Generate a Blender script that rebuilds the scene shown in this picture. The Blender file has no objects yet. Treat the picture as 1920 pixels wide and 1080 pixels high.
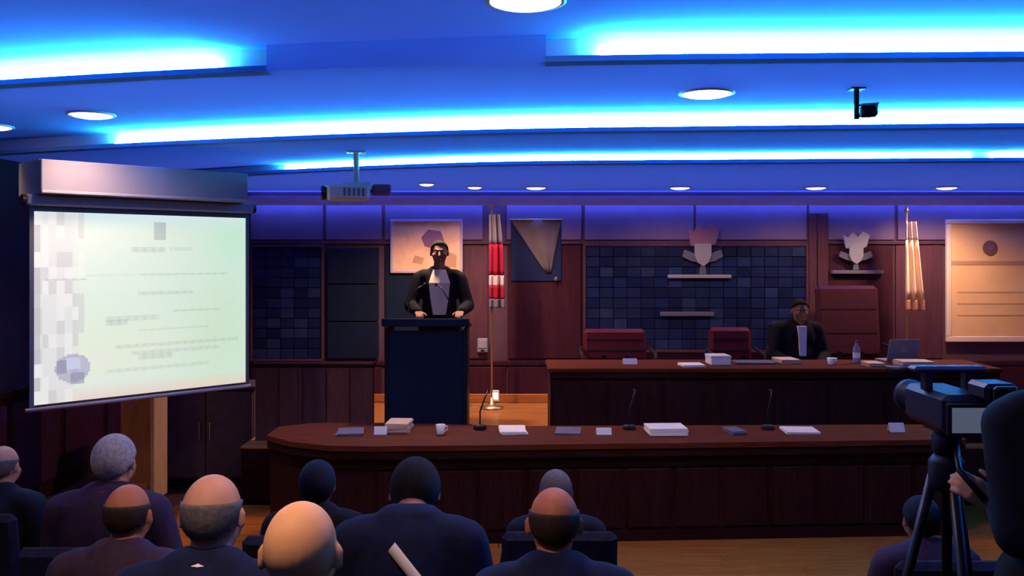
import bpy, math, random
import numpy as np
from mathutils import Vector, Matrix
random.seed(7)
R = math.radians
SC = bpy.context.scene
COL = SC.collection

# ------------------------------------------------------------------ camera, world, exposure
F, HOR, CZ = 1663.0, 480.0, 2.15          # focal length in px, horizon row, eye height over the chamber floor
cam = bpy.data.cameras.new('camera'); cam.sensor_width = 36.0; cam.lens = 36.0 * F / 1920
cam.shift_y = (HOR - 540.0) / 1920.0; cam.clip_start = 0.05
camo = bpy.data.objects.new('camera', cam); COL.objects.link(camo)
camo.location = (0, 0, CZ); camo.rotation_euler = (R(90), 0, 0)
SC.camera = camo
W = bpy.data.worlds.new('world'); SC.world = W; W.use_nodes = True
W.node_tree.nodes['Background'].inputs[0].default_value = (0.01, 0.012, 0.03, 1)
W.node_tree.nodes['Background'].inputs[1].default_value = 1.0
vs = SC.view_settings
vs.view_transform = 'Standard'; vs.look = 'None'; vs.exposure = 0.0; vs.gamma = 1.0; vs.use_curve_mapping = False

WARM = (1.0, 0.66, 0.46)
LED_COL = (0.05, 0.54, 1.0)
LED_POWER = 820.0
SPOT = 85.0
BACK_POWER = 19.0         # added blue fill battens, unseen above the ceiling

def X(px, Y): return (px - 960.0) / F * Y
def Z(py, Y): return CZ - (py - HOR) / F * Y

# ------------------------------------------------------------------ materials
def lin(c):
    return tuple((v / 255 / 12.92) if v <= 10 else ((v / 255 + .055) / 1.055) ** 2.4 for v in c)
MATS = {}
def mat(name, col, rough=0.6, metal=0.0, noise=0.0, scale=6.0, stretch=(1, 1, 1), bump=0.0, emit=None, emit_s=0.0, spec=0.12, wood=False):
    m = bpy.data.materials.new(name); m.use_nodes = True
    nt = m.node_tree; b = nt.nodes['Principled BSDF']
    b.inputs['Base Color'].default_value = (*col, 1); b.inputs['Roughness'].default_value = rough
    b.inputs['Metallic'].default_value = metal; b.inputs['Specular IOR Level'].default_value = spec
    if emit:
        b.inputs['Emission Color'].default_value = (*emit, 1); b.inputs['Emission Strength'].default_value = emit_s
    if noise > 0:
        tc = nt.nodes.new('ShaderNodeTexCoord'); mp = nt.nodes.new('ShaderNodeMapping')
        mp.inputs['Scale'].default_value = stretch
        n = nt.nodes.new('ShaderNodeTexNoise'); n.inputs['Scale'].default_value = scale
        n.inputs['Detail'].default_value = 5; n.inputs['Roughness'].default_value = .6
        if wood: n.inputs['Distortion'].default_value = 1.2
        oi = nt.nodes.new('ShaderNodeObjectInfo')
        ad = nt.nodes.new('ShaderNodeVectorMath'); ad.operation = 'ADD'
        sc = nt.nodes.new('ShaderNodeMath'); sc.operation = 'MULTIPLY'; sc.inputs[1].default_value = 17.0
        nt.links.new(oi.outputs['Random'], sc.inputs[0])
        nt.links.new(tc.outputs['Object'], mp.inputs['Vector'])
        nt.links.new(mp.outputs['Vector'], ad.inputs[0]); nt.links.new(sc.outputs[0], ad.inputs[1])
        nt.links.new(ad.outputs[0], n.inputs['Vector'])
        cr = nt.nodes.new('ShaderNodeValToRGB')
        lo = tuple(max(0, c * (1 - noise)) for c in col); hi = tuple(min(1, c * (1 + noise)) for c in col)
        cr.color_ramp.elements[0].position = .3; cr.color_ramp.elements[0].color = (*lo, 1)
        cr.color_ramp.elements[1].position = .7; cr.color_ramp.elements[1].color = (*hi, 1)
        nt.links.new(n.outputs['Fac'], cr.inputs[0]); nt.links.new(cr.outputs[0], b.inputs['Base Color'])
        if bump > 0:
            bp = nt.nodes.new('ShaderNodeBump'); bp.inputs['Strength'].default_value = bump; bp.inputs['Distance'].default_value = .01
            nt.links.new(n.outputs['Fac'], bp.inputs['Height']); nt.links.new(bp.outputs[0], b.inputs['Normal'])
    MATS[name] = m
    return m
M = MATS
def membrane(name, refl, trans, fac):
    m = bpy.data.materials.new(name); m.use_nodes = True; nt = m.node_tree
    out = nt.nodes['Material Output']; nt.nodes.remove(nt.nodes['Principled BSDF'])
    d = nt.nodes.new('ShaderNodeBsdfDiffuse'); d.inputs[0].default_value = (*refl, 1)
    t = nt.nodes.new('ShaderNodeBsdfTranslucent'); t.inputs[0].default_value = (*trans, 1)
    n = nt.nodes.new('ShaderNodeTexNoise'); n.inputs['Scale'].default_value = 90
    b = nt.nodes.new('ShaderNodeBump'); b.inputs['Strength'].default_value = .05; b.inputs['Distance'].default_value = .002
    nt.links.new(n.outputs['Fac'], b.inputs['Height']); nt.links.new(b.outputs[0], d.inputs['Normal'])
    x = nt.nodes.new('ShaderNodeMixShader'); x.inputs[0].default_value = fac
    nt.links.new(d.outputs[0], x.inputs[1]); nt.links.new(t.outputs[0], x.inputs[2]); nt.links.new(x.outputs[0], out.inputs['Surface'])
    MATS[name] = m
membrane('ceiling_translucent', (.17, .38, .80), (.42, .62, .95), .30)      # translucency added so the fill battens glow through
membrane('riser_translucent', (.75, .85, .9), (.6, .75, .95), .3)  # translucency added so batten light reaches the unlit coves
membrane('ceiling_tray', (.17, .38, .80), (.4, .55, .9), .016)  # slight translucency added so the lip glows under the cove led
mat('ceiling_paint', (.17, .38, .80), .75, noise=.05, scale=3, bump=.02, spec=.2)
mat('cove_white', (.75, .85, .88), .6, spec=.2)
mat('fill_batten', (.8, .9, 1), .5, emit=(.20, .27, 1.0), emit_s=BACK_POWER)
mat('led', (.8, .9, 1), .5, emit=LED_COL, emit_s=LED_POWER)
mat('crown_fill', (.8, .9, 1), .5, emit=(.07, .16, 1.0), emit_s=45)
mat('crown_fill_up', (.8, .9, 1), .5, emit=(.09, .12, 1.0), emit_s=25)
mat('lamp_glow', (1, .95, .9), .5, emit=(1, .86, .78), emit_s=9)
mat('lamp_glow_dim', (.9, .9, 1), .5, emit=(.62, .6, .85), emit_s=2.2)
mat('lamp_trim', (.7, .7, .72), .4)
mat('wood_dark', (.022, .0065, .005), .5, noise=.45, scale=5, stretch=(.6, 6, 6), wood=True, bump=.03)
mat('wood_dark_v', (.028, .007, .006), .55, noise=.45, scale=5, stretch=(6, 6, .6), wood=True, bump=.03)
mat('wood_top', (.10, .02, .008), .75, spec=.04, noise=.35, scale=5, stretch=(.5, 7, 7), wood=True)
mat('wood_maroon', (.05, .013, .024), .45, noise=.25, scale=4, stretch=(5, 5, .6), wood=True)
mat('wood_mauve', (.085, .032, .048), .5, noise=.2, scale=4, stretch=(5, 5, .6), wood=True)
mat('wood_orange', (.42, .15, .038), .35, noise=.3, scale=4, stretch=(.5, 8, 8), wood=True)
mat('floor_wood', (.34, .085, .012), .95, spec=.02, noise=.3, scale=4, stretch=(.5, 8, 8), wood=True)
mat('wood_post', (.36, .13, .035), .45, noise=.35, scale=5, stretch=(8, 8, .6), wood=True)
mat('wood_post_light', (.55, .30, .14), .45, noise=.2, scale=5, stretch=(8, 8, .6), wood=True)
mat('wood_screen', (.13, .042, .03), .6, noise=.3, scale=5, stretch=(6, 6, .6), wood=True)
mat('wood_screen_b', (.11, .038, .03), .6, noise=.3, scale=5, stretch=(6, 6, .6), wood=True)
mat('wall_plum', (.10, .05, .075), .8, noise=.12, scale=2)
mat('wall_plum_top', (.17, .11, .19), .8, noise=.1, scale=2)
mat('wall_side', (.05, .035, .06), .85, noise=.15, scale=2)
mat('crown_paint', (.80, .66, .78), .6, noise=.06)
mat('tile_a', (.012, .02, .075), .45, noise=.2); mat('tile_b', (.007, .012, .055), .5, noise=.2); mat('tile_c', (.02, .034, .10), .4, noise=.2)
mat('tile_back', (.012, .016, .05), .8)
mat('panel_navy', (.006, .012, .030), .7, noise=.15)
mat('soffit_grey', (.24, .215, .27), .7, noise=.05, scale=2)
mat('screen_case', (.32, .29, .36), .5); mat('screen_border', (.10, .11, .12), .7); mat('screen_back', (.05, .05, .05), .8)
mat('white_plastic', (.75, .72, .70), .4); mat('cream_plastic', (.88, .74, .66), .45); mat('grey_plastic', (.22, .22, .24), .45)
mat('black_plastic', (.012, .013, .018), .45); mat('black_metal', (.02, .021, .026), .35, metal=.6)
mat('charcoal', (.09, .06, .06), .6, noise=.15); mat('chrome', (.6, .6, .62), .25, metal=1)
mat('lens_glass', (.01, .01, .02), .08, spec=.5)
mat('paper', (.82, .78, .74), .7, noise=.03); mat('paper_tan', (.62, .44, .32), .7, noise=.06); mat('ceramic', (.85, .82, .8), .2, spec=.5)
mat('board_cream', (.82, .48, .25), .7, noise=.10, scale=2.5); mat('board_frame', (.72, .56, .46), .5)
mat('map_paper', (.80, .47, .28), .75, noise=.22, scale=3.2); mat('map_frame', (.48, .36, .42), .5)
mat('ink', (.20, .10, .11), .7); mat('line_ink', (.5, .27, .16), .7)
mat('flag_red', (.28, .010, .035), .8, noise=.1); mat('flag_white', (.48, .36, .40), .8); mat('flag_grey', (.15, .12, .17), .8)
mat('flag_cream', (.92, .66, .45), .8, noise=.08); mat('flag_tan', (.50, .26, .16), .8, noise=.1); mat('brass', (.6, .42, .2), .35, metal=.8)
mat('pennant_grey', (.14, .10, .11), .8, noise=.15); mat('pennant_navy', (.015, .02, .07), .8)
mat('crest_pink', (.26, .12, .19), .5); mat('crest_white', (.30, .28, .34), .5); mat('crest_grey', (.13, .12, .17), .5)
mat('leather_red', (.085, .010, .018), .45, noise=.12, scale=20); mat('leather_maroon', (.05, .012, .02), .45, noise=.12, scale=20)
mat('seat_fabric', (.016, .015, .024), .9, noise=.3, scale=40)
mat('carpet', (.045, .018, .016), .95, noise=.3, scale=30)
mat('skin', (.60, .30, .13), .5, noise=.08, scale=12); mat('skin_pink', (.48, .23, .14), .5, noise=.08, scale=12); mat('skin_red', (.38, .13, .06), .5, noise=.1, scale=12)
mat('skin_brown', (.26, .115, .07), .5, noise=.08, scale=12)
mat('hair_black', (.010, .008, .008), .9, noise=.4, scale=60, stretch=(1, 1, .2)); mat('hair_blueblack', (.008, .009, .016), .8, noise=.4, scale=60)
mat('hair_grey', (.36, .32, .30), .7, noise=.3, scale=60, bump=.4); mat('hair_darkgrey', (.10, .085, .08), .7, noise=.3, scale=60, bump=.4)
mat('hair_brown', (.03, .016, .01), .6, noise=.3, scale=60)
for nm, c in dict(navy=(.012, .016, .045), black=(.012, .011, .014), plum=(.055, .03, .05), greyblue=(.03, .034, .055), red=(.22, .03, .04), brown=(.05, .028, .02)).items():
    mat('cloth_' + nm, tuple(v * .7 for v in c), .9, noise=.2, scale=25, bump=.1)
mat('shirt_cream', (.88, .62, .42), .8, noise=.05)
mat('shirt_white', (.80, .74, .70), .8, noise=.04); mat('shirt_tan', (.72, .40, .20), .8, noise=.08); mat('eye_white', (.7, .68, .66), .3); mat('lip', (.30, .09, .07), .5)
mat('strap_white', (.75, .68, .58), .7)
mat('camera_screen', (.02, .02, .03), .3, emit=(.16, .2, .3), emit_s=.45)
mat('camera_body', (.016, .018, .032), .4); mat('camera_handle', (.07, .06, .12), .4)
mat('night_glow', (1, .9, .8), .5, emit=(1, .8, .6), emit_s=4)

# ------------------------------------------------------------------ mesh helpers
def link(name, me, parent=None):
    o = bpy.data.objects.new(name, me); COL.objects.link(o)
    if parent is not None: o.parent = parent
    return o
def tag(o, label=None, cat=None, group=None, kind=None):
    if label: o['label'] = label
    if cat: o['category'] = cat
    if group: o['group'] = group
    if kind: o['kind'] = kind
    return o
def thing(name, label, cat, loc=(0, 0, 0), rz=0.0, group=None):
    o = bpy.data.objects.new(name, None); COL.objects.link(o)
    o.location = loc; o.rotation_euler = (0, 0, rz); o.empty_display_size = .1
    return tag(o, label, cat, group)
def tree_copy(root, loc, rz, label):
    def cp(o, p):
        c = o.copy(); COL.objects.link(c); c.parent = p
        for ch in o.children: cp(ch, c)
        return c
    r = cp(root, None); r.location = loc; r.rotation_euler = (0, 0, rz); r['label'] = label
    return r
class MB:
    def __init__(s): s.v = []; s.f = []
    def add(s, v, f):
        n = len(s.v); s.v += [tuple(p) for p in v]; s.f += [tuple(i + n for i in q) for q in f]; return s
    def box(s, x0, x1, y0, y1, z0, z1, bev=0.0):
        if bev > 0:
            b = min(bev, (x1 - x0) * .45, (y1 - y0) * .45, (z1 - z0) * .45)
            V = []; idx = {}
            for i, x in enumerate((x0, x1)):
                for j, y in enumerate((y0, y1)):
                    for k, z in enumerate((z0, z1)):
                        sx, sy, sz = (1 if i == 0 else -1), (1 if j == 0 else -1), (1 if k == 0 else -1)
                        for a, p in enumerate(((x, y + sy * b, z + sz * b), (x + sx * b, y, z + sz * b), (x + sx * b, y + sy * b, z))):
                            idx[(i, j, k, a)] = len(V); V.append(p)
            Fc = []
            g = lambda i, j, k, a: idx[(i, j, k, a)]
            for i in (0, 1):
                q = [g(i, 0, 0, 0), g(i, 1, 0, 0), g(i, 1, 1, 0), g(i, 0, 1, 0)]; Fc.append(q if i else q[::-1])
                q = [g(0, i, 0, 1), g(1, i, 0, 1), g(1, i, 1, 1), g(0, i, 1, 1)]; Fc.append(q[::-1] if i else q)
                q = [g(0, 0, i, 2), g(1, 0, i, 2), g(1, 1, i, 2), g(0, 1, i, 2)]; Fc.append(q if i else q[::-1])
            for a in (0, 1):
                for c in (0, 1):
                    Fc.append([g(a, c, 0, 0), g(a, c, 1, 0), g(a, c, 1, 1), g(a, c, 0, 1)])
                    Fc.append([g(a, 0, c, 0), g(a, 1, c, 0), g(a, 1, c, 2), g(a, 0, c, 2)])
                    Fc.append([g(0, a, c, 1), g(1, a, c, 1), g(1, a, c, 2), g(0, a, c, 2)])
            for i in (0, 1):
                for j in (0, 1):
                    for k in (0, 1): Fc.append([g(i, j, k, 0), g(i, j, k, 1), g(i, j, k, 2)])
            return s.add(V, Fc)
        V = [(x, y, z) for x in (x0, x1) for y in (y0, y1) for z in (z0, z1)]
        return s.add(V, [(0, 1, 3, 2), (4, 6, 7, 5), (0, 4, 5, 1), (2, 3, 7, 6), (0, 2, 6, 4), (1, 5, 7, 3)])
    def tube(s, pts, rad, seg=10, cap=True):
        pts = [Vector(p) for p in pts]
        rads = rad if isinstance(rad, (list, tuple)) else [rad] * len(pts)
        V = []; Fc = []; up = None
        for i, p in enumerate(pts):
            t = (pts[min(i + 1, len(pts) - 1)] - pts[max(i - 1, 0)]).normalized()
            if up is None:
                up = Vector((0, 0, 1)) if abs(t.z) < .9 else Vector((1, 0, 0))
            a = t.cross(up).normalized(); b = a.cross(t).normalized(); up = b
            for k in range(seg):
                w = 2 * math.pi * k / seg
                V.append(p + (a * math.cos(w) + b * math.sin(w)) * rads[i])
        for i in range(len(pts) - 1):
            for k in range(seg):
                Fc.append((i * seg + k, i * seg + (k + 1) % seg, (i + 1) * seg + (k + 1) % seg, (i + 1) * seg + k))
        if cap:
            Fc.append(tuple(range(seg))[::-1]); Fc.append(tuple((len(pts) - 1) * seg + k for k in range(seg)))
        return s.add(V, Fc)
    def lathe(s, prof, c=(0, 0, 0), seg=20, axis='z'):
        V = []; Fc = []
        for (r, h) in prof:
            for k in range(seg):
                w = 2 * math.pi * k / seg
                p = (r * math.cos(w), r * math.sin(w), h)
                if axis == 'y': p = (p[0], p[2], p[1])
                if axis == 'x': p = (p[2], p[0], p[1])
                V.append((p[0] + c[0], p[1] + c[1], p[2] + c[2]))
        n = len(prof)
        for i in range(n - 1):
            for k in range(seg):
                Fc.append((i * seg + k, i * seg + (k + 1) % seg, (i + 1) * seg + (k + 1) % seg, (i + 1) * seg + k))
        Fc.append(tuple(range(seg))[::-1]); Fc.append(tuple((n - 1) * seg + k for k in range(seg)))
        return s.add(V, Fc)
    def prism(s, poly, z0, z1):                      # plan polygon extruded in z
        n = len(poly)
        V = [(p[0], p[1], z0) for p in poly] + [(p[0], p[1], z1) for p in poly]
        Fc = [tuple(range(n))[::-1], tuple(range(n, 2 * n))] + [(i, (i + 1) % n, n + (i + 1) % n, n + i) for i in range(n)]
        return s.add(V, Fc)
    def plate(s, poly, y0, y1):                      # front polygon (x, z) extruded in y
        n = len(poly)
        V = [(p[0], y0, p[1]) for p in poly] + [(p[0], y1, p[1]) for p in poly]
        Fc = [tuple(range(n)), tuple(range(n, 2 * n))[::-1]] + [((i + 1) % n, i, n + i, n + (i + 1) % n) for i in range(n)]
        return s.add(V, Fc)
    def band(s, front, back, z0, z1):                # strip between two plan curves, as connected quads
        n = len(front)
        V = [(p[0], p[1], z0) for p in front] + [(p[0], p[1], z0) for p in back] + [(p[0], p[1], z1) for p in front] + [(p[0], p[1], z1) for p in back]
        Fc = []
        for i in range(n - 1):
            Fc += [(i, n + i, n + i + 1, i + 1), (2 * n + i, 2 * n + i + 1, 3 * n + i + 1, 3 * n + i), (i, i + 1, 2 * n + i + 1, 2 * n + i), (n + i, 3 * n + i, 3 * n + i + 1, n + i + 1)]
        Fc += [(0, 2 * n, 3 * n, n), (n - 1, 2 * n - 1, 4 * n - 1, 3 * n - 1)]
        return s.add(V, Fc)
    def ell(s, c, r, seg=20, rings=12, keep=None):
        V = []; Fc = []
        for i in range(rings + 1):
            th = math.pi * i / rings
            for k in range(seg):
                w = 2 * math.pi * k / seg
                V.append((c[0] + r[0] * math.sin(th) * math.cos(w), c[1] + r[1] * math.sin(th) * math.sin(w), c[2] + r[2] * math.cos(th)))
        for i in range(rings):
            for k in range(seg):
                q = (i * seg + k, (i + 1) * seg + k, (i + 1) * seg + (k + 1) % seg, i * seg + (k + 1) % seg)
                if keep is None or all(keep(*V[j]) for j in q): Fc.append(q)
        return s.add(V, Fc)
    def mesh(s, name, m, smooth=False, merge=False):
        me = bpy.data.meshes.new(name); me.from_pydata(s.v, [], s.f)
        import bmesh
        bm = bmesh.new(); bm.from_mesh(me)
        if merge: bmesh.ops.remove_doubles(bm, verts=bm.verts, dist=1e-5)
        loose = [v for v in bm.verts if not v.link_faces]
        if loose: bmesh.ops.delete(bm, geom=loose, context='VERTS')
        bmesh.ops.recalc_face_normals(bm, faces=bm.faces); bm.to_mesh(me); bm.free()
        if m: me.materials.append(M[m])
        if smooth: me.polygons.foreach_set('use_smooth', [True] * len(me.polygons))
        me.update(); return me
    def build(s, name, m, parent=None, smooth=False, merge=False): return link(name, s.mesh(name, m, smooth, merge), parent)
def bx(name, m, parent, x0, x1, y0, y1, z0, z1, bev=0.0): return MB().box(x0, x1, y0, y1, z0, z1, bev).build(name, m, parent)
def struct(o): o['kind'] = 'structure'; return o

# ------------------------------------------------------------------ the room
XL, XR, YB, YF = -4.2, 6.3, 10.0, -3.0        # left wall, right wall, back wall of the dais, wall behind the audience
A_H, B_H, C_H, D_H = CZ + 1.05, CZ + .92, CZ + .80, CZ + .72
DAIS = .5
fl = struct(bx('floor', 'carpet', None, XL, XR, YF, YB + .1, -.12, -.02))
plank_w, row = .14, 0
pm = {}
for L in (1.6, 2.2): pm[L] = MB().box(0, L - .004, 0, plank_w - .004, -.02, 0, .003).mesh('floor_plank', 'floor_wood')
y = 5.0
while y < 7.6:
    x = -2.9 + (row % 3) * -.5
    while x < 5.6:
        L = (1.6, 2.2)[(row + int(x * 3)) % 2]
        o = link('floor_plank', pm[L], fl); o.location = (x, y, 0); x += L
    y += plank_w; row += 1
for (y0, y1, z) in ((YF, 2.25, .42), (2.25, 3.15, .26), (3.15, 4.95, .12)):
    struct(bx('floor_tier', 'carpet', None, XL, XR, y0, y1, -.02, z, .01))
dais = struct(bx('dais_platform', 'wood_dark', None, -2.35, XR, 7.68, YB, -.02, DAIS - .02, .005))
ym = 7.68; row = 0
pd = {L: MB().box(0, L - .004, 0, .176, 0, .02, .003).mesh('dais_plank', 'wood_orange') for L in (1.4, 1.9)}
while ym < YB - .1:
    x = -2.35
    k = row
    while x < 4.9:
        L = (1.4, 1.9)[k % 2]; k += 1
        o = link('dais_plank', pd[L], dais); o.location = (x, ym, DAIS - .02); x += L
    ym += .18; row += 1
struct(bx('wall_back', 'wall_plum', None, XL, XR, YB, YB + .12, -.02, 3.7))
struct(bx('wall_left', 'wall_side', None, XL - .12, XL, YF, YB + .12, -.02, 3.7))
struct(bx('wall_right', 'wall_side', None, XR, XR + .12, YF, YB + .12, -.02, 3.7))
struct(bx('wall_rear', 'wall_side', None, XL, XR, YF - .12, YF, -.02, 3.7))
# wainscot panels along the left wall
wl = struct(bx('trim_1', 'wood_dark_v', None, XL, XL + .03, 3.0, YB, .0, 1.0))
for i in range(8):
    o = bx('wainscot_panel', 'wood_maroon', wl, XL + .03, XL + .045, 3.1 + i * .86, 3.1 + i * .86 + .76, .14, .92, .006)
bx('rail', 'wood_dark', wl, XL, XL + .06, 3.0, YB, .98, 1.04, .01)

# stepped cove ceiling
xs = np.linspace(XL, XR, 43)
def curve(pts):
    px = [p[0] for p in pts]; py = [p[1] for p in pts]
    xx = np.linspace(XL - 1, XR + 1, 400); yy = np.interp(xx, px, py)
    k = 41; yy = np.convolve(np.pad(yy, k // 2, mode='edge'), np.ones(k) / k, 'valid')
    return np.interp(xs, xx, yy)
cB = curve([(-5.2, 5.55), (-2.74, 4.75), (-1.41, 4.43), (.3, 4.17), (2.37, 4.10), (7.3, 4.02)])
cC = curve([(-5.2, 7.45), (-3.03, 6.55), (-1.5, 6.08), (0, 5.74), (3.17, 5.50), (7.3, 5.30)])
cD = curve([(-5.2, 9.3), (-2.0, 7.68), (-1.0, 7.25), (0, 6.97), (3.88, 6.73), (7.3, 6.55)])
def pl(c, d): return [(float(a), float(b) + d) for a, b in zip(xs, c)]
straight = lambda yv: [(float(a), yv) for a in xs]
TH = .028
def sheet(f, b, z):
    n = len(f); return MB().add([(p[0], p[1], z) for p in f] + [(p[0], p[1], z) for p in b], [(k, n + k, n + k + 1, k + 1) for k in range(n - 1)])
for (f, b, z) in ((straight(YF), pl(cB, 0), A_H), (pl(cB, .10), pl(cC, 0), B_H), (pl(cC, .10), pl(cD, 0), C_H), (pl(cD, .10), straight(YB), D_H)):
    struct(sheet(f, b, z).build('ceiling', 'ceiling_translucent', None))
def span(c, d, x0, x1):
    xx = [x0] + [float(a) for a in xs if x0 + .02 < a < x1 - .02] + [x1]
    return [(a, float(np.interp(a, xs, c)) + d) for a in xx]
coves = ((cB, B_H, A_H, XL, -1.22), (cB, B_H, A_H, .16, XR), (cC, C_H, B_H, XL, XR), (cD, D_H, C_H, XL, XR))
for (c, z, zu, x0, x1) in coves:
    struct(MB().band(span(c, 0, x0, x1), span(c, .10, x0, x1), z, z + TH).build('ceiling_tray', 'ceiling_tray', None))
    struct(MB().band(span(c, 0, x0, x1), span(c, .10, x0, x1), zu, zu + .02).build('ceiling_soffit_edge', 'ceiling_paint', None))
    struct(MB().band(span(c, .088, x0, x1), span(c, .096, x0, x1), z + TH, zu).build('ceiling_riser', 'riser_translucent', None))
# the unlit stretch of the highest step: no cove, fill battens glow through it
struct(sheet(span(cB, 0, -1.22, .16), span(cB, .10, -1.22, .16), B_H).build('ceiling', 'ceiling_translucent', None))
w_ = span(cB, 0, -1.22, .16); n_ = len(w_)
struct(MB().add([(p[0], p[1], B_H) for p in w_] + [(p[0], p[1], A_H) for p in w_], [(k, k + 1, n_ + k + 1, n_ + k) for k in range(n_ - 1)]).build('ceiling_step', 'ceiling_translucent', None))
struct(bx('ceiling_slab', 'cove_white', None, XL - .12, XR + .12, YF - .12, YB + .12, 3.64, 3.72))
bl = bpy.data.objects.new('ceiling_fill_light', None); COL.objects.link(bl); bl['kind'] = 'structure'  # added fill: unseen blue battens that make the ceiling sheets glow
for k, yv in enumerate((-2.4, -1.4, -.4, .6, 1.5, 2.3, 3.1, 3.8, 4.5, 4.9, 5.3, 7.3, 7.8, 8.3, 8.8, 9.3, 9.8)):
    b_ = bx('fill_batten', 'lamp_trim', bl, XL + .1, XR - .1, yv - .03, yv + .03, 3.50, 3.515); bx('diffuser', 'fill_batten', b_, XL + .1, XR - .1, yv - .015, yv + .015, 3.515, 3.52)
def led(label, c, z, x0, x1):
    n = max(3, int((x1 - x0) / .35))
    xx = np.linspace(x0, x1, n); yy = np.interp(xx, xs, c) + .052
    t = thing('led_strip', label, 'led light', (float(xx[0]), float(yy[0]), z + TH), 0, 'blue led strips in the ceiling coves')
    P = [(float(a - xx[0]), float(b - yy[0])) for a, b in zip(xx, yy)]
    MB().band([(p[0], p[1] - .014) for p in P], [(p[0], p[1] + .014) for p in P], 0, .006).build('channel', 'lamp_trim', t)
    MB().band([(p[0], p[1] - .009) for p in P], [(p[0], p[1] + .009) for p in P], .006, .014).build('diffuser', 'led', t)
led('cyan led strip at the top left of the ceiling, in the highest cove', cB, B_H, XL + .05, -1.50)
led('cyan led strip at the top right of the ceiling, in the highest cove', cB, B_H, .42, XR - .05)
led('long cyan led strip in the middle cove below the round downlights', cC, C_H, -2.95, XR - .05)
led('long cyan led strip in the lowest cove, nearest the dais', cD, D_H, -1.98, 3.52)
led('short cyan led strip at the far right end of the lowest cove', cD, D_H, 3.68, XR - .05)

# downlights
def downlight(label, x, y, z, dia, glow, power, cone=110):
    t = thing('downlight', label, 'downlight', (x, y, z), 0, 'round ceiling downlights')
    r = dia / 2
    MB().lathe([(r, 0), (r * 1.14, -.004), (r * 1.16, -.012), (r * 1.02, -.016), (r * .98, -.006), (r, 0)], seg=28).build('trim_ring', 'lamp_trim', t, True)
    MB().lathe([(r * .98, -.006), (r * .98, -.012), (r * .85, -.022), (r * .5, -.031), (.001, -.034)], seg=28).build('lens', glow, t)
    L = bpy.data.lights.new('lamp', 'SPOT'); L.energy = power; L.color = WARM; L.spot_size = R(cone); L.spot_blend = .7; L.shadow_soft_size = dia * .4
    lo = bpy.data.objects.new('lamp', L); COL.objects.link(lo); lo.parent = t; lo.location = (0, 0, -.07)
downlight('large bright round downlight cut by the top edge of the picture', .055, 3.62, A_H, .29, 'lamp_glow', SPOT * 1.0, 168)
downlight('round downlight above the middle led strip, right of the ceiling centre', X(1325, 4.97), 4.97, B_H, .27, 'lamp_glow', SPOT * .9, 160)
downlight('round downlight on the left above the projection screen soffit', X(178, 5.77), 5.72, B_H, .26, 'lamp_glow', SPOT * .8, 165)
downlight('round downlight cut by the left edge of the picture', -3.66, 6.25, B_H, .24, 'lamp_glow', SPOT * .4)
dl_names = ['leftmost small downlight in the row over the dais', 'second small downlight from the left over the dais', 'third small downlight from the left, over the triangular pennant',
            'small downlight over the dais above the pink and white crest', 'small downlight over the dais between the two crests', 'small downlight at the right end of the row over the dais']
for nm, px, py, d, p in zip(dl_names, (800, 890, 1005, 1275, 1530, 1775), (343, 349, 350, 350, 350, 350), (.15, .15, .21, .21, .21, .21), (2.1, .5, .6, .5, .6, 1.8)):
    Y = .72 * F / (HOR - py)
    downlight(nm, X(px, Y), Y, D_H, d, 'lamp_glow_dim', SPOT * p, 156)
for x, y, p, l in ((-.75, 1.5, 1.6, 'round downlight over the bald person in the foreground'), (1.9, 1.4, .2, 'round downlight behind the camera operator'), (-2.6, 2.6, .5, 'round downlight over the leftmost audience seats')):
    downlight(l, x, y, A_H, .29, 'lamp_glow', SPOT * p)

# ------------------------------------------------------------------ back wall dressing
yw = YB
def wx(px): return X(px, yw)
def wz(py): return Z(py, yw)
cr = struct(bx('trim_2', 'crown_paint', None, XL, XR, yw - .16, yw, 2.755, 2.775))
bx('moulding', 'crown_paint', cr, XL, XR, yw - .18, yw - .16, 2.715, 2.815, .006)
bx('bead', 'crown_paint', cr, XL, XR, yw - .16, yw - .145, 2.715, 2.755, .004)
for lb, zz, f in (('added deep blue led strip lying on top of the crown moulding over the dais', 2.776, 1), ('added deep blue led strip under the crown moulding washing the dais wall', 2.754, -1)):  # added strips that turn the dais ceiling and upper wall blue
    t = thing('led_strip', lb, 'led light', (0, yw - .10, zz), 0, 'blue led strips in the ceiling coves')
    bx('channel', 'lamp_trim', t, wx(470), XR - .05, -.014, .014, min(0, f * .005), max(0, f * .005)); bx('diffuser', 'crown_fill_up' if f > 0 else 'crown_fill', t, wx(470), XR - .05, -.009, .009, min(f * .005, f * .010), max(f * .005, f * .010))
bb = struct(bx('baseboard_back', 'wood_orange', None, -2.35, XR, yw - .035, yw, DAIS, DAIS + .10, .008))
def wx(px): return X(px, yw)
def wz(py): return Z(py, yw)
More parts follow.
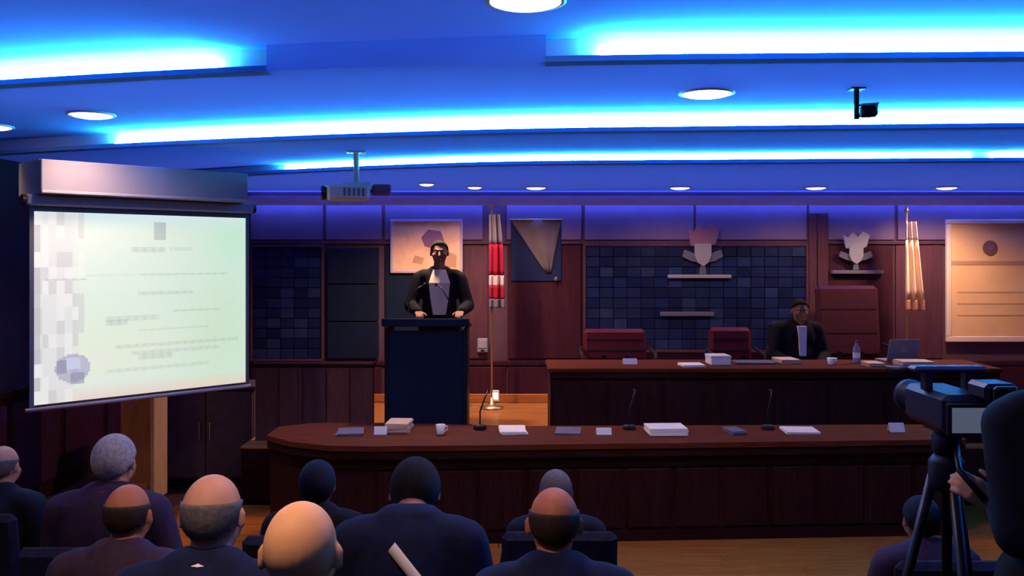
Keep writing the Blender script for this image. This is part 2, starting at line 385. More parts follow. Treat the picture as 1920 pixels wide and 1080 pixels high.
# upper frieze panels and lower maroon panels, each its own board
fz = struct(bx('trim_3', 'wood_mauve', None, wx(470), XR, yw - .03, yw, wz(458), wz(452), .004))
for a, b in ((470, 606), (612, 716), (722, 905), (950, 1090), (1096, 1300), (1304, 1512), (1516, 1676), (1682, 1990)):
    bx('frieze_panel', 'wall_plum_top', fz, wx(a), wx(b), yw - .022, yw, wz(450), 2.75, .006)
wp = struct(bx('trim_4', 'wood_maroon', None, wx(470), XR, yw - .03, yw, wz(684), wz(676), .004))
for a, b in ((470, 606), (612, 716), (722, 868), (872, 948), (952, 1090), (1096, 1230), (1234, 1370), (1374, 1512), (1546, 1674), (1678, 1766), (1770, 1990)):
    bx('lower_panel', 'wood_maroon', wp, wx(a), wx(b), yw - .022, yw, DAIS + .10, wz(688), .006)
for a, b, m in ((722, 868, 'panel_navy'), (872, 915, 'wood_mauve'), (952, 1090, 'wood_maroon'), (1546, 1674, 'wood_maroon'), (1678, 1766, 'wood_mauve')):
    bx('wall_panel', m, wp, wx(a), wx(b), yw - .022, yw, wz(672), wz(460), .006)
for a in (1514, 1536):
    bx('pilaster', 'wood_mauve', wp, wx(a - (0 if a == 1514 else 6)), wx(a + 14), yw - .06, yw - .031, DAIS + .1, wz(400), .006)
def mosaic(label, x0, x1, z0, z1, nx, nz):
    t = thing('mosaic_panel', label, 'wall panel', ((x0 + x1) / 2, yw - .03, z0))
    w = (x1 - x0); h = z1 - z0
    bx('backing', 'tile_back', t, -w / 2, w / 2, -.01, .03, 0, h)
    tw, th = w / nx, h / nz
    ms = [MB().box(.004, tw - .004, -.022, -.010, .004, th - .004, .003).mesh('tile', m) for m in ('tile_a', 'tile_b', 'tile_c')]
    for i in range(nx):
        for j in range(nz):
            o = link('tile', random.choices(ms, (5, 4, 2))[0], t); o.location = (-w / 2 + i * tw, 0, j * th)
    for zz in (-.03, h): bx('frame_rail', 'wood_mauve', t, -w / 2 - .03, w / 2 + .03, -.035, .0, zz, zz + .03, .004)
    for xx in (-w / 2 - .03, w / 2): bx('frame_stile', 'wood_mauve', t, xx, xx + .03, -.035, .0, 0, h, .004)
mosaic('wide navy mosaic tile panel behind the centre of the dais', wx(1098), wx(1508), wz(655), wz(462), 16, 10)
mosaic('narrow navy mosaic tile panel between the projection screen and the blue panel', wx(476), wx(604), wz(672), wz(464), 5, 11)
t = thing('blue_wall_panel', 'plain dark blue fabric panel left of the orange map', 'wall panel', ((wx(614) + wx(712)) / 2, yw - .03, wz(672)))
hw = (wx(712) - wx(614)) / 2
for i in range(3):
    bx('fabric_panel', 'panel_navy', t, -hw + .004, hw - .004, -.02, .008, i * .42, i * .42 + .41, .008)

# map in frame
t = thing('framed_map', 'warm orange map in a pale frame on the wall behind the speaker', 'map', ((wx(733) + wx(868)) / 2, yw - .03, wz(512)))
hw = (wx(868) - wx(733)) / 2; hh = wz(412) - wz(512)
bx('map_sheet', 'map_paper', t, -hw + .03, hw - .03, -.02, .005, .03, hh - .03)
bx('frame_rail', 'map_frame', t, -hw, hw, -.03, .008, 0, .03, .005); bx('frame_rail', 'map_frame', t, -hw, hw, -.03, .008, hh - .03, hh, .005)
bx('frame_stile', 'map_frame', t, -hw, -hw + .03, -.03, .008, .03, hh - .03, .005); bx('frame_stile', 'map_frame', t, hw - .03, hw, -.03, .008, .03, hh - .03, .005)
for pts, m in (([(-.02, .30), (.14, .26), (.20, .36), (.16, .47), (.02, .49), (-.06, .40)], 'crest_pink'), ([(.18, .08), (.33, .06), (.34, .2), (.24, .24)], 'line_ink'), ([(-.16, .12), (-.05, .10), (-.03, .17), (-.13, .2)], 'line_ink')):
    MB().plate(pts, -.0225, -.0195).build('map_region', m, t)

# large cream board on the right
t = thing('notice_board', 'large cream orange board with a round dark seal at the right edge', 'board', ((wx(1770) + wx(2000)) / 2, yw - .03, wz(640)))
hw = (wx(2000) - wx(1770)) / 2; hh = wz(412) - wz(640)
bx('board_panel', 'board_cream', t, -hw + .05, hw - .05, -.025, .005, .06, wz(497) - wz(640)); bx('board_panel', 'board_cream', t, -hw + .05, hw - .05, -.025, .005, wz(489) - wz(640), hh - .05)
bx('dividing_strip', 'line_ink', t, -hw + .05, hw - .05, -.03, .005, wz(497) - wz(640), wz(489) - wz(640), .003)
bx('frame_rail', 'board_frame', t, -hw, hw, -.04, .008, 0, .06, .006); bx('frame_rail', 'board_frame', t, -hw, hw, -.04, .008, hh - .05, hh, .006)
bx('frame_stile', 'board_frame', t, -hw, -hw + .05, -.04, .008, .06, hh - .05, .006); bx('frame_stile', 'board_frame', t, hw - .05, hw, -.04, .008, .06, hh - .05, .006)
cx, cz = wx(1851) - (wx(1770) + wx(2000)) / 2, wz(465) - wz(640)
sl = MB().lathe([(.075, 0), (.085, -.006), (.07, -.010), (.055, -.008), (.001, -.010)], (cx, -.025, cz), 24, 'y').build('seal', 'ink', t)
MB().plate([(cx + math.cos(a) * (.05 if k % 2 else .022), cz + math.sin(a) * (.05 if k % 2 else .022)) for k, a in enumerate(np.linspace(0, 2 * math.pi, 11)[:-1])], -.04, -.035).build('star', 'crest_pink', sl)
for i in range(3): bx('text_line', 'line_ink', t, -hw + .12, hw - .2 - .1 * i, -.0275, -.0245, .55 - .13 * i, .562 - .13 * i)

# triangular pennant
t = thing('wall_pennant', 'grey triangular pennant on a navy backing right of the red flag', 'pennant', ((wx(958) + wx(1052)) / 2, yw - .03, wz(527)))
hw = (wx(1052) - wx(958)) / 2; hh = wz(413) - wz(527)
bx('backing', 'pennant_navy', t, -hw, hw, -.008, .008, 0, hh, .004)
def pen(u):
    return .035 * math.sin(u * 9)
V = []; Fc = []; n = 10; mrows = 8
for j in range(mrows + 1):
    v = j / mrows; a = -hw * (1 - v) ** .9 + .12 * v; b = hw * (1 - .42 * v)
    for i in range(n + 1):
        u = i / n; V.append((a + (b - a) * u, -.03 + .3 * pen(u), hh - v * hh * .86))
for j in range(mrows):
    for i in range(n): Fc.append((j * (n + 1) + i, j * (n + 1) + i + 1, (j + 1) * (n + 1) + i + 1, (j + 1) * (n + 1) + i))
c = MB().add(V, Fc).build('cloth', 'pennant_grey', t, True); md = c.modifiers.new('thick', 'SOLIDIFY'); md.thickness = .006
MB().tube([(-hw - .02, -.03, hh + .005), (hw + .02, -.03, hh + .005)], .01).build('rod', 'brass', t, True)
MB().lathe([(.001, .0), (.02, .005), (.022, .03), (.008, .05), (.001, .055)], (hw - .06, -.03, .0)).build('tassel', 'crest_grey', t, True)

# crests
def crest(name, label, px, ptop, pbot, bar, barpx, mats, s):
    cxw = wx(px); h = wz(ptop) - wz(pbot)
    t = thing(name, label, 'crest', (cxw, yw - .06, wz(pbot)))
    w = s
    MB().plate([(-.16 * w, h * .58), (-.20 * w, h * .93), (-.12 * w, h * .86), (-.05 * w, h), (.03 * w, h * .88), (.12 * w, h * 1.02), (.22 * w, h * .92), (.17 * w, h * .62), (.06 * w, h * .55), (-.06 * w, h * .55)], -.02, .0).build('crown', mats[0], t)
    MB().plate([(-.11 * w, h * .62), (.11 * w, h * .62), (.11 * w, h * .38), (.07 * w, h * .24), (0, h * .16), (-.07 * w, h * .24), (-.11 * w, h * .38)], -.035, -.018).build('shield', mats[1], t)
    for sx in (-1, 1):
        MB().plate([(sx * .11 * w, h * .42), (sx * .24 * w, h * .50), (sx * .27 * w, h * .36), (sx * .16 * w, h * .27), (sx * .07 * w, h * .24)][::sx], -.018, -.002).build('wing', mats[2], t)
    MB().plate([(-.03 * w, h * .2), (.03 * w, h * .2), (.045 * w, 0), (-.045 * w, 0)], -.02, -.004).build('stem', mats[2], t)
    bx('mount', mats[2], t, -.03, .03, -.008, .055, h * .3, h * .6)
    bw = (wx(barpx[1]) - wx(barpx[0]))
    b0 = wx(barpx[0]) - cxw
    bx('plaque', mats[1] if bar else mats[2], t, b0, b0 + bw, -.025, .04, -.045, -.005, .005)
crest('wall_crest', 'pink and white crest above a pale bar on the wide mosaic panel', 1315, 422, 514, True, (1250, 1368), ('crest_pink', 'crest_white', 'crest_grey'), .85)
crest('wall_crest', 'pale lavender crest between the mosaic panel and the cream flag', 1600, 436, 506, False, (1556, 1652), ('crest_white', 'crest_white', 'crest_grey'), .7)
t = tag(bx('name_bar', 'crest_grey', None, wx(1236), wx(1336), yw - .078, yw - .0535, wz(592), wz(584), .004), 'thin grey bar low on the wide mosaic panel', 'wall plaque')

# flags on standing poles
def flag(label, px, Y, ptop, zpole, stripes, w, cols, sag=.0):
    x = X(px, Y)
    t = thing('standing_flag', label, 'flag', (x, Y, DAIS), 0, 'standing flags on the dais')
    MB().lathe([(.13, 0), (.13, .02), (.06, .04), (.025, .06), (.02, .12), (.001, .12)], seg=20).build('base', 'brass', t, True)
    MB().tube([(0, 0, .1), (0, 0, zpole - DAIS)], .011).build('pole', 'brass', t, True)
    MB().lathe([(.001, 0), (.02, .01), (.026, .03), (.012, .06), (.001, .09)], (0, 0, zpole - DAIS - .005)).build('finial', 'brass', t, True)
    n = 26
    for (pt, pb, m, w0, w1) in stripes:
        z1, z0 = Z(pt, Y) - DAIS, Z(pb, Y) - DAIS
        V = []; Fc = []; rows = 6
        for j in range(rows + 1):
            v = j / rows; ww = w0 + (w1 - w0) * v
            for i in range(n + 1):
                u = i / n
                V.append((-.03 + ww * u, -.02 - .035 * (1 + math.sin(u * 15 + v * .3)) * (.4 + .6 * u), z1 + (z0 - z1) * v))
        for j in range(rows):
            for i in range(n): Fc.append((j * (n + 1) + i, j * (n + 1) + i + 1, (j + 1) * (n + 1) + i + 1, (j + 1) * (n + 1) + i))
        o = MB().add(V, Fc).build('cloth_band', m, t, True); sd = o.modifiers.new('thick', 'SOLIDIFY'); sd.thickness = .005
flag('red flag with a white band hanging furled right of the speaker', 922, 9.6, 400, 2.66,
     [(402, 458, 'flag_grey', .12, .15), (458, 516, 'flag_red', .15, .165), (516, 536, 'flag_white', .165, .165), (536, 560, 'flag_red', .165, .17), (560, 577, 'flag_grey', .17, .175)], .16, None)
flag('cream flag with tan edge hanging furled left of the cream board', 1700, 9.6, 410, 2.62,
     [(416, 450, 'flag_white', .10, .12), (450, 562, 'flag_cream', .12, .19), (562, 582, 'flag_tan', .19, .20)], .16, None)
o = thing('intercom_box', 'small grey wall box right of the lectern below the red flag', 'wall box', (wx(905), yw - .023, wz(660)))
bx('body', 'grey_plastic', o, -.06, .06, -.05, 0, 0, .16, .012); bx('face', 'crest_white', o, -.045, .045, -.056, -.048, .05, .14, .004); bx('button', 'black_plastic', o, -.02, .02, -.06, -.05, .015, .035, .003)
o = thing('step_light', 'small glowing white light low on the wall over the wooden dais floor', 'light', (wx(928), yw - .023, wz(752)))
bx('housing', 'white_plastic', o, -.05, .05, -.03, 0, 0, .13, .01); bx('lens', 'night_glow', o, -.035, .035, -.036, -.028, .03, .10, .006)

# ------------------------------------------------------------------ soffit and projection screen in the left corner
SA, SB = (X(68, 5.9), 5.9), (X(466, 7.0), 7.0)           # lower left and right corners of the picture, in plan
ang = math.atan2(SB[1] - SA[1], SB[0] - SA[0]); SW = math.hypot(SB[0] - SA[0], SB[1] - SA[1])
sf = thing('ceiling_soffit', 'pale grey boxed soffit above the projection screen', 'soffit', (SA[0], SA[1], 2.565), ang)
sf['kind'] = 'structure'
bx('fascia', 'soffit_grey', sf, -.0, SW - .06, -.10, -.06, 0, .225, .006); bx('underside', 'soffit_grey', sf, -.0, SW - .06, -.06, .36, 0, .03)
bx('top_board', 'soffit_grey', sf, -.0, SW - .06, -.06, .36, .195, .225); bx('end_board', 'soffit_grey', sf, 0, .03, -.06, .36, .03, .195); bx('end_board', 'soffit_grey', sf, SW - .09, SW - .06, -.06, .36, .03, .205)
bx('lower_lip', 'screen_case', sf, -.0, SW - .06, -.115, -.10, 0, .02, .003)
bx('wall_bracket', 'soffit_grey', sf, .55, 1.1, .36, 1.0, .09, .12)
scr = thing('projection_screen', 'bright pull-down projection screen showing a pale green slide', 'screen', (SA[0], SA[1], 0), ang)
z0, z1 = 1.150, 2.450
bx('housing', 'screen_case', scr, -.05, SW + .05, .0, .09, 2.487, 2.565, .012)
MB().tube([(-.05, .045, 2.526), (-.075, .045, 2.526)], .036, 14).build('end_cap', 'black_plastic', scr); MB().tube([(SW + .05, .045, 2.526), (SW + .075, .045, 2.526)], .036, 14).build('end_cap', 'black_plastic', scr)
bx('backing_sheet', 'screen_back', scr, -.028, SW + .028, .048, .052, z0 - .02, 2.50)
bx('side_border', 'screen_border', scr, -.028, 0, .044, .0475, z0 - .02, 2.49); bx('side_border', 'screen_border', scr, SW, SW + .028, .044, .0475, z0 - .02, 2.49)
bx('top_border', 'screen_border', scr, 0, SW, .044, .0475, z1, 2.49)
bb_ = MB().tube([(-.05, .048, z0 - .03), (SW + .04, .048, z0 - .03)], .014, 10).build('bottom_bar', 'screen_case', scr, True)
# the slide: projected light painted as glowing vertex colours on a fine grid
NX, NY = 120, 100
rng = np.random.default_rng(3)
u, v = np.meshgrid((np.arange(NX) + .5) / NX, (np.arange(NY) + .5) / NY)     # v up
def mixc(a, b, t): return a[None, None, :] + (b - a)[None, None, :] * t[..., None]
C = lambda *a: np.array(lin(a))
img = mixc(C(228, 236, 222), C(208, 232, 205), np.clip(u * 1.1, 0, 1))
def blend(c, w):
    global img
    img = img * (1 - w[..., None]) + np.array(lin(c))[None, None, :] * w[..., None]
G = lambda cu, cv, su, sv: np.exp(-((u - cu) / su) ** 2 - ((v - cv) / sv) ** 2)
blend((190, 236, 196), G(.93, .86, .12, .14) * .7); blend((218, 240, 245), G(.5, 1.0, .6, .05) * .7)
blend((232, 232, 200), G(.35, .28, .3, .14) * .6); blend((198, 224, 180), G(.85, .35, .2, .3) * .5); blend((212, 238, 208), G(.3, .5, .18, .2) * .5)
blend((232, 205, 180), np.clip(1 - v / .085, 0, 1) * .85)
blend((222, 220, 216), (u < .20) * np.clip((.20 - u) / .05, 0, 1) * .8)
lo = rng.random((14, 8)); mott = lo[np.clip((v * 14).astype(int), 0, 13), np.clip((u / .25 * 8).astype(int), 0, 7)]
blend((176, 172, 170), (u < .21) * (mott > .74) * .35); blend((245, 246, 240), (u < .21) * (mott < .3) * .4)
blend((170, 168, 172), ((u < .025) * (mott > .4)) * .6)
blend((162, 178, 170), ((np.abs(u - .555) < .028) & (np.abs(v - .905) < .05)) * .75)
for (a, b, vv, th, s) in ((.42, .58, .805, .016, .45), (.60, .72, .81, .012, .3), (.45, .90, .665, .007, .45), (.22, .44, .665, .006, .25), (.45, .72, .56, .008, .4), (.30, .55, .425, .012, .35), (.62, .86, .455, .006, .45),
                          (.30, .40, .405, .014, .45), (.45, .80, .355, .006, .3), (.34, .96, .27, .007, .35), (.42, .86, .225, .010, .35), (.45, .62, .205, .012, .4), (.30, .80, .14, .007, .3), (.05, .22, .645, .006, .55)):
    blend((158, 172, 152), ((u > a) & (u < b) & (np.abs(v - vv) < th)) * (.8 + .2 * np.sin(u * 160)) * s)
blend((160, 160, 186), (((u - .16) / .075) ** 2 + ((v - .175) / .075) ** 2 < 1) * .75); blend((120, 118, 130), ((np.abs(u - .115) < .02) & (np.abs(v - .185) < .035)) * .6); blend((205, 208, 232), ((np.abs(u - .165) < .03) & (np.abs(v - .2) < .03)) * .7)
blend((120, 122, 150), ((np.abs(u - .18) < .03) & (np.abs(v - .115) < .03)) * .6)
V = [(SW * i / NX, .0465, z0 + (z1 - z0) * j / NY) for j in range(NY + 1) for i in range(NX + 1)]
Fc = [(j * (NX + 1) + i, j * (NX + 1) + i + 1, (j + 1) * (NX + 1) + i + 1, (j + 1) * (NX + 1) + i) for j in range(NY) for i in range(NX)]
me = bpy.data.meshes.new('slide'); me.from_pydata(V, [], Fc)
at = me.color_attributes.new('slide', 'FLOAT_COLOR', 'CORNER')
cc = np.ones((NX * NY, 4)); cc[:, :3] = img.reshape(-1, 3); at.data.foreach_set('color', np.repeat(cc, 4, axis=0).astype(np.float32).ravel())
ms = bpy.data.materials.new('slide'); ms.use_nodes = True; nt = ms.node_tree; b = nt.nodes['Principled BSDF']
ca = nt.nodes.new('ShaderNodeVertexColor'); ca.layer_name = 'slide'
b.inputs['Base Color'].default_value = (.25, .25, .25, 1); b.inputs['Roughness'].default_value = .9
nt.links.new(ca.outputs['Color'], b.inputs['Emission Color']); b.inputs['Emission Strength'].default_value = .93
me.materials.append(ms); link('slide', me, scr)

# wooden post, cupboard and dais side panels on the left
t = thing('wooden_post', 'tall brown wooden post below and behind the projection screen', 'post', (X(270, 7.9), 7.9, 0))
bx('shaft', 'wood_post', t, -.15, .11, -.14, .14, .0, 2.55, .01); bx('edge_strip', 'wood_post_light', t, .11, .152, -.15, .15, .0, 2.55, .006)
bx('plinth', 'wood_post', t, -.17, .10, -.165, -.14, 0, .16, .006); bx('cap', 'wood_post_light', t, -.17, .17, -.17, .17, 2.55, 2.60, .008)
t = thing('cupboard', 'low charcoal cupboard under the right half of the projection screen', 'cupboard', (X(400, 8.5), 8.5, 0))
bx('body', 'charcoal', t, -.45, .45, -.2, .22, .06, .90, .006); bx('plinth', 'black_plastic', t, -.42, .42, -.17, .2, 0, .06); bx('top', 'charcoal', t, -.47, .47, -.23, .23, .90, .935, .006)
for s in (-1, 1):
    d = bx('door', 'charcoal', t, min(s * .004, s * .44), max(s * .004, s * .44), -.222, -.2, .08, .88, .005)
    MB().tube([(s * .05, -.245, .44), (s * .05, -.245, .60)], .007).build('handle', 'chrome', d)
t = thing('dais_side_screen', 'low brown wooden screen wall at the left end of the dais', 'wooden screen', (X(590, 7.95), 7.95, DAIS))
hw = .53
for i in range(5): bx('panel_board', 'wood_screen' if i % 2 else 'wood_screen_b', t, -hw + i * .212 + .003, -hw + (i + 1) * .212 - .003, -.025, .0, .0, .66, .005)
bx('top_rail', 'wood_dark', t, -hw - .02, hw + .02, -.045, .03, .66, .695, .008); bx('back_frame', 'wood_dark', t, -hw, hw, .0, .02, .0, .66)

# ------------------------------------------------------------------ front desk (curved) and upper desk
FZ = .755
fp = [(500, 6.90), (545, 6.66), (620, 6.52), (700, 6.50), (1000, 6.56), (1400, 6.65), (1812, 6.75)]
fpt = [(X(a, b), b) for a, b in fp]
fx = np.array([p[0] for p in fpt]); fy = np.array([p[1] for p in fpt])
dx = np.concatenate([np.linspace(fx[0], fx[3], 9)[:-1], np.linspace(fx[3], fx[-1], 13)])
dyf = np.interp(dx, fx, fy); dyb = np.interp(dx, [fx[0], fx[1], fx[3], 0, fx[-1]], [7.25, 7.42, 7.42, 7.28, 7.35])
t = thing('front_desk', 'long dark red wooden front desk below the dais', 'desk', (0, 6.6, 0))
Fr = [(float(a), float(b) - 6.6) for a, b in zip(dx, dyf)]; Bk = [(float(a), float(b) - 6.6) for a, b in zip(dx, dyb)]
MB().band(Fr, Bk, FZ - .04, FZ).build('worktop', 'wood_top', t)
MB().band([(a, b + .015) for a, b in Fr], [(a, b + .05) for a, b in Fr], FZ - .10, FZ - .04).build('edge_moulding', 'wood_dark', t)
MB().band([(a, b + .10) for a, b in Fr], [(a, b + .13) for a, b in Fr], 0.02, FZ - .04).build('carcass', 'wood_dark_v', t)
MB().band([(a, b + .085) for a, b in Fr], [(a, b + .10) for a, b in Fr], 0, .08).build('kick_board', 'wood_dark', t)
MB().band([(a, b + .08) for a, b in Fr], [(a, b + .10) for a, b in Fr], FZ - .19, FZ - .115).build('apron', 'wood_dark', t)
for i in range(8, len(Fr) - 1):
    (xa, ya), (xb, yb) = Fr[i], Fr[i + 1]
    a_ = math.atan2(yb - ya, xb - xa); L = math.hypot(xb - xa, yb - ya)
    o = MB().box(.02, L - .02, 0, .022, .1, FZ - .21, .008).build('front_panel', 'wood_dark_v', t); o.location = (xa, ya + .079, 0); o.rotation_euler = (0, 0, a_)
bx('end_panel', 'wood_dark_v', t, Fr[-1][0] - .05, Fr[-1][0] - .02, Fr[-1][1] + .13, Bk[-1][1] - .04, 0, FZ - .04); bx('end_panel', 'wood_dark_v', t, Fr[0][0] + .12, Fr[0][0] + .15, Fr[0][1] + .13, Bk[0][1], 0, FZ - .04)

UZ, UY = 1.165, 7.76
ux0, ux1 = X(1028, UY), 4.3
t = thing('upper_desk', 'dark wooden desk on the dais behind the front desk', 'desk', (0, UY, DAIS))
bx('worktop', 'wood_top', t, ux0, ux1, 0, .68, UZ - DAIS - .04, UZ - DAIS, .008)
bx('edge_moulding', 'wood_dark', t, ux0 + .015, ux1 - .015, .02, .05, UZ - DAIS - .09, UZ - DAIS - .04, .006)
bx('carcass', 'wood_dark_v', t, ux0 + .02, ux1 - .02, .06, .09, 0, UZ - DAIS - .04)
n = 8
for i in range(n):
    w = (ux1 - ux0 - .06) / n
    bx('front_panel', 'wood_dark_v', t, ux0 + .03 + i * w + .015, ux0 + .03 + (i + 1) * w - .015, .045, .06, .05, UZ - DAIS - .11, .006)
for xx in (ux0 + .02, ux1 - .05): bx('end_panel', 'wood_dark_v', t, xx, xx + .03, .09, .64, 0, UZ - DAIS - .04)

# ------------------------------------------------------------------ things on the desks
def paper_stack(label, px, py, Y, z, w, d, h, m='paper', rz=0.0, group='papers on the desks'):
    t = thing('paper_stack', label, 'papers', (X(px, Y), Y, z), rz, group)
    n = max(2, int(h / .008)); hh = h / n
    for i in range(n):
        o = bx('sheet', m, t, -w / 2, w / 2, -d / 2, d / 2, i * hh, (i + 1) * hh - .0006, .001)
        o.rotation_euler = (0, 0, random.uniform(-.06, .06)); o.location = (random.uniform(-.006, .006), random.uniform(-.006, .006), 0)
def name_card(label, px, Y, z, w, h):
    t = thing('name_card', label, 'name card', (X(px, Y), Y, z), 0, 'folded white name cards')
    MB().add([(-w / 2, -.03, 0), (w / 2, -.03, 0), (w / 2, 0, h), (-w / 2, 0, h), (-w / 2, -.027, 0), (w / 2, -.027, 0), (w / 2, .001, h - .003), (-w / 2, .001, h - .003)],
             [(0, 1, 2, 3), (4, 7, 6, 5), (0, 3, 7, 4), (1, 5, 6, 2), (0, 4, 5, 1), (3, 2, 6, 7)]).build('front_leaf', 'paper', t)
    MB().add([(-w / 2, .03, 0), (w / 2, .03, 0), (w / 2, .002, h), (-w / 2, .002, h), (-w / 2, .027, 0), (w / 2, .027, 0), (w / 2, .001, h - .003), (-w / 2, .001, h - .003)],
             [(0, 3, 2, 1), (4, 5, 6, 7), (0, 4, 7, 3), (1, 2, 6, 5), (0, 1, 5, 4), (3, 7, 6, 2)]).build('back_leaf', 'paper', t)
def cup(label, px, Y, z, r=.04, h=.09):
    t = thing('cup', label, 'cup', (X(px, Y), Y, z), random.uniform(0, 1), 'white cups on the desks')
    MB().lathe([(r * .7, 0), (r * .75, .005), (r, h), (r * .92, h), (r * .66, .01), (.001, .01)], seg=20).build('bowl', 'ceramic', t, True)
    MB().tube([(r * .85, 0, h * .8), (r * 1.5, 0, h * .75), (r * 1.55, 0, h * .4), (r * .8, 0, h * .25)], .006, 8).build('handle', 'ceramic', t, True)
def bottle(label, px, Y, z):
    t = thing('water_bottle', label, 'bottle', (X(px, Y), Y, z), 0, 'water bottles on the upper desk')
    MB().lathe([(.03, 0), (.032, .01), (.032, .13), (.014, .17), (.013, .19), (.001, .19)], seg=18).build('body', 'crest_white', t, True)
    MB().lathe([(.015, 0), (.015, .022), (.001, .022)], (0, 0, .188), 14).build('cap', 'crest_grey', t)
    MB().lathe([(.0328, .05), (.0328, .10)], (0, 0, 0), 18).build('paper_band', 'paper', t)
def mic(label, px, Y, z, lean=.12):
    t = thing('desk_microphone', label, 'microphone', (X(px, Y), Y, z), 0, 'gooseneck microphones')
    MB().lathe([(.05, 0), (.055, .006), (.05, .03), (.02, .038), (.001, .038)], seg=20).build('base', 'black_plastic', t, True)
    MB().tube([(0, 0, .03), (0, .01, .14), (lean * .3, .05, .24), (lean * .5, .11, .29)], .006, 8).build('gooseneck', 'black_metal', t, True)
    MB().lathe([(.001, 0), (.012, .004), (.014, .03), (.009, .05), (.001, .052)], (lean * .5, .11, .29), 12, 'y').build('capsule', 'black_plastic', t, True)
paper_stack('grey papers at the left end of the front desk', 657, 0, 7.0, FZ, .20, .26, .02, 'crest_grey', .1)
name_card('small bright white card left on the front desk beside the tan file stack', 714, 6.95, FZ, .10, .06)
paper_stack('tan stack of files on the front desk below the lectern', 748, 0, 7.1, FZ, .18, .25, .075, 'paper_tan', -.05)
cup('small grey white cup on the front desk below the lectern', 826, 6.95, FZ, .038, .075)
paper_stack('cream paper pile on the front desk in front of the lit dais floor', 962, 0, 7.05, FZ, .21, .28, .025, 'paper', .06)
paper_stack('thin grey papers on the front desk right of the cream paper pile', 1066, 0, 7.05, FZ, .20, .27, .012, 'crest_grey', -.1)
name_card('folded white name card on the front desk left of the big paper stack', 1132, 6.95, FZ, .12, .05)
paper_stack('largest white paper stack in the middle of the front desk', 1248, 0, 7.0, FZ, .30, .24, .055, 'paper', .03)
paper_stack('small dim papers on the front desk between the two bright paper piles', 1376, 0, 7.0, FZ, .12, .2, .03, 'crest_grey', .2)
paper_stack('flat bright white sheets at the right of the front desk', 1500, 0, 7.05, FZ, .26, .24, .02, 'paper', .0)
name_card('folded name card at the right end of the front desk', 1680, 7.05, FZ, .12, .07)
for px, l in ((900, 'black gooseneck microphone on the front desk, leftmost'), (1180, 'black gooseneck microphone on the front desk, middle one'), (1440, 'black gooseneck microphone on the front desk, rightmost')): mic(l, px, 7.15, FZ)
name_card('small white card at the left of the upper desk', 1181, 8.1, UZ, .13, .05)
paper_stack('low white papers on the upper desk near the front edge', 1296, 0, 7.95, UZ, .20, .2, .02, 'paper', .1)
t = thing('document_box', 'white document box on the upper desk in front of the red chair', 'box', (X(1346, 8.1), 8.1, UZ), .05)
bx('body', 'paper', t, -.09, .09, -.1, .1, 0, .075, .004); bx('lid', 'white_plastic', t, -.094, .094, -.104, .104, .06, .085, .004)
paper_stack('wide flat papers on the upper desk left of the seated person', 1412, 0, 8.15, UZ, .36, .22, .018, 'crest_grey', .0)
paper_stack('tan papers before the seated person on the upper desk', 1475, 0, 8.2, UZ, .18, .24, .04, 'paper_tan', .1)
cup('bright white cup on the upper desk right of the seated person', 1560, 8.05, UZ, .045, .06)
bottle('pale water bottle standing on the upper desk right of the white cup', 1606, 8.15, UZ)
paper_stack('cream papers at the right of the upper desk below the laptop', 1638, 0, 7.95, UZ, .14, .2, .035, 'paper_tan', .0)
paper_stack('long tan papers at the right end of the upper desk', 1712, 0, 7.95, UZ, .28, .22, .05, 'paper_tan', .0)
t = thing('laptop', 'grey open laptop at the right of the upper desk under the cream flag', 'laptop', (X(1690, 8.25), 8.25, UZ), R(8))
bx('keyboard_base', 'grey_plastic', t, -.15, .15, -.0, .2, 0, .016, .004)
o = bx('lid', 'grey_plastic', t, -.15, .15, -.012, 0, 0, .21, .004); o.location = (0, 0, .012); o.rotation_euler = (R(14), 0, 0)
bx('emblem', 'crest_white', o, -.03, .03, -.0145, -.0115, .09, .13, .003)

# ------------------------------------------------------------------ chairs
def office_chair(label, x, y, z, rz, m, w, hback, group):
    t = thing('office_chair', label, 'chair', (x, y, z), rz, group)        # faces local +y
    for k in range(5):
        a = 2 * math.pi * k / 5
        l = MB().tube([(0, 0, .09), (.28 * math.cos(a), .28 * math.sin(a), .06)], [.026, .018], 8).build('foot', 'black_plastic', t)
        MB().lathe([(.026, -.012), (.026, .012)], (.28 * math.cos(a), .28 * math.sin(a), .026), 12, 'x').build('castor', 'black_plastic', l)
    MB().tube([(0, 0, .08), (0, 0, .42)], .026, 12).build('column', 'black_metal', t)
    bx('seat', m, t, -w / 2, w / 2, -.24, .24, .42, .52, .035)
    o = MB().box(-w / 2, w / 2, -.05, .05, .0, hback, .04).build('backrest', m, t); o.location = (0, -.25, .55); o.rotation_euler = (R(7), 0, 0)
    for i in (1, 2): bx('seam', 'black_plastic', o, -w / 2 + .03, w / 2 - .03, .049, .054, hback * i / 3 - .004, hback * i / 3 + .004)
    for s in (-1, 1):
        bx('backrest_bracket', 'black_metal', t, s * .12 - .02, s * .12 + .02, -.26, -.2, .47, .62)
        MB().tube([(s * (w / 2 + .02), .12, .47), (s * (w / 2 + .04), .13, .66), (s * (w / 2 + .04), -.15, .68), (s * (w / 2 + .02), -.24, .70)], .018, 8).build('armrest', 'black_plastic', t, True)
FACE = math.pi
office_chair('red leather chair at the left end of the upper desk', X(1158, 9.0), 9.0, DAIS, FACE, 'leather_red', .66, .34, 'chairs on the dais')
office_chair('narrow red chair behind the white document box', X(1381, 8.95), 8.95, DAIS, FACE, 'leather_red', .44, .36, 'chairs on the dais')
office_chair('high-backed maroon chair under the lavender crest', X(1609, 9.4), 9.4, DAIS, FACE, 'leather_maroon', .68, .78, 'chairs on the dais')
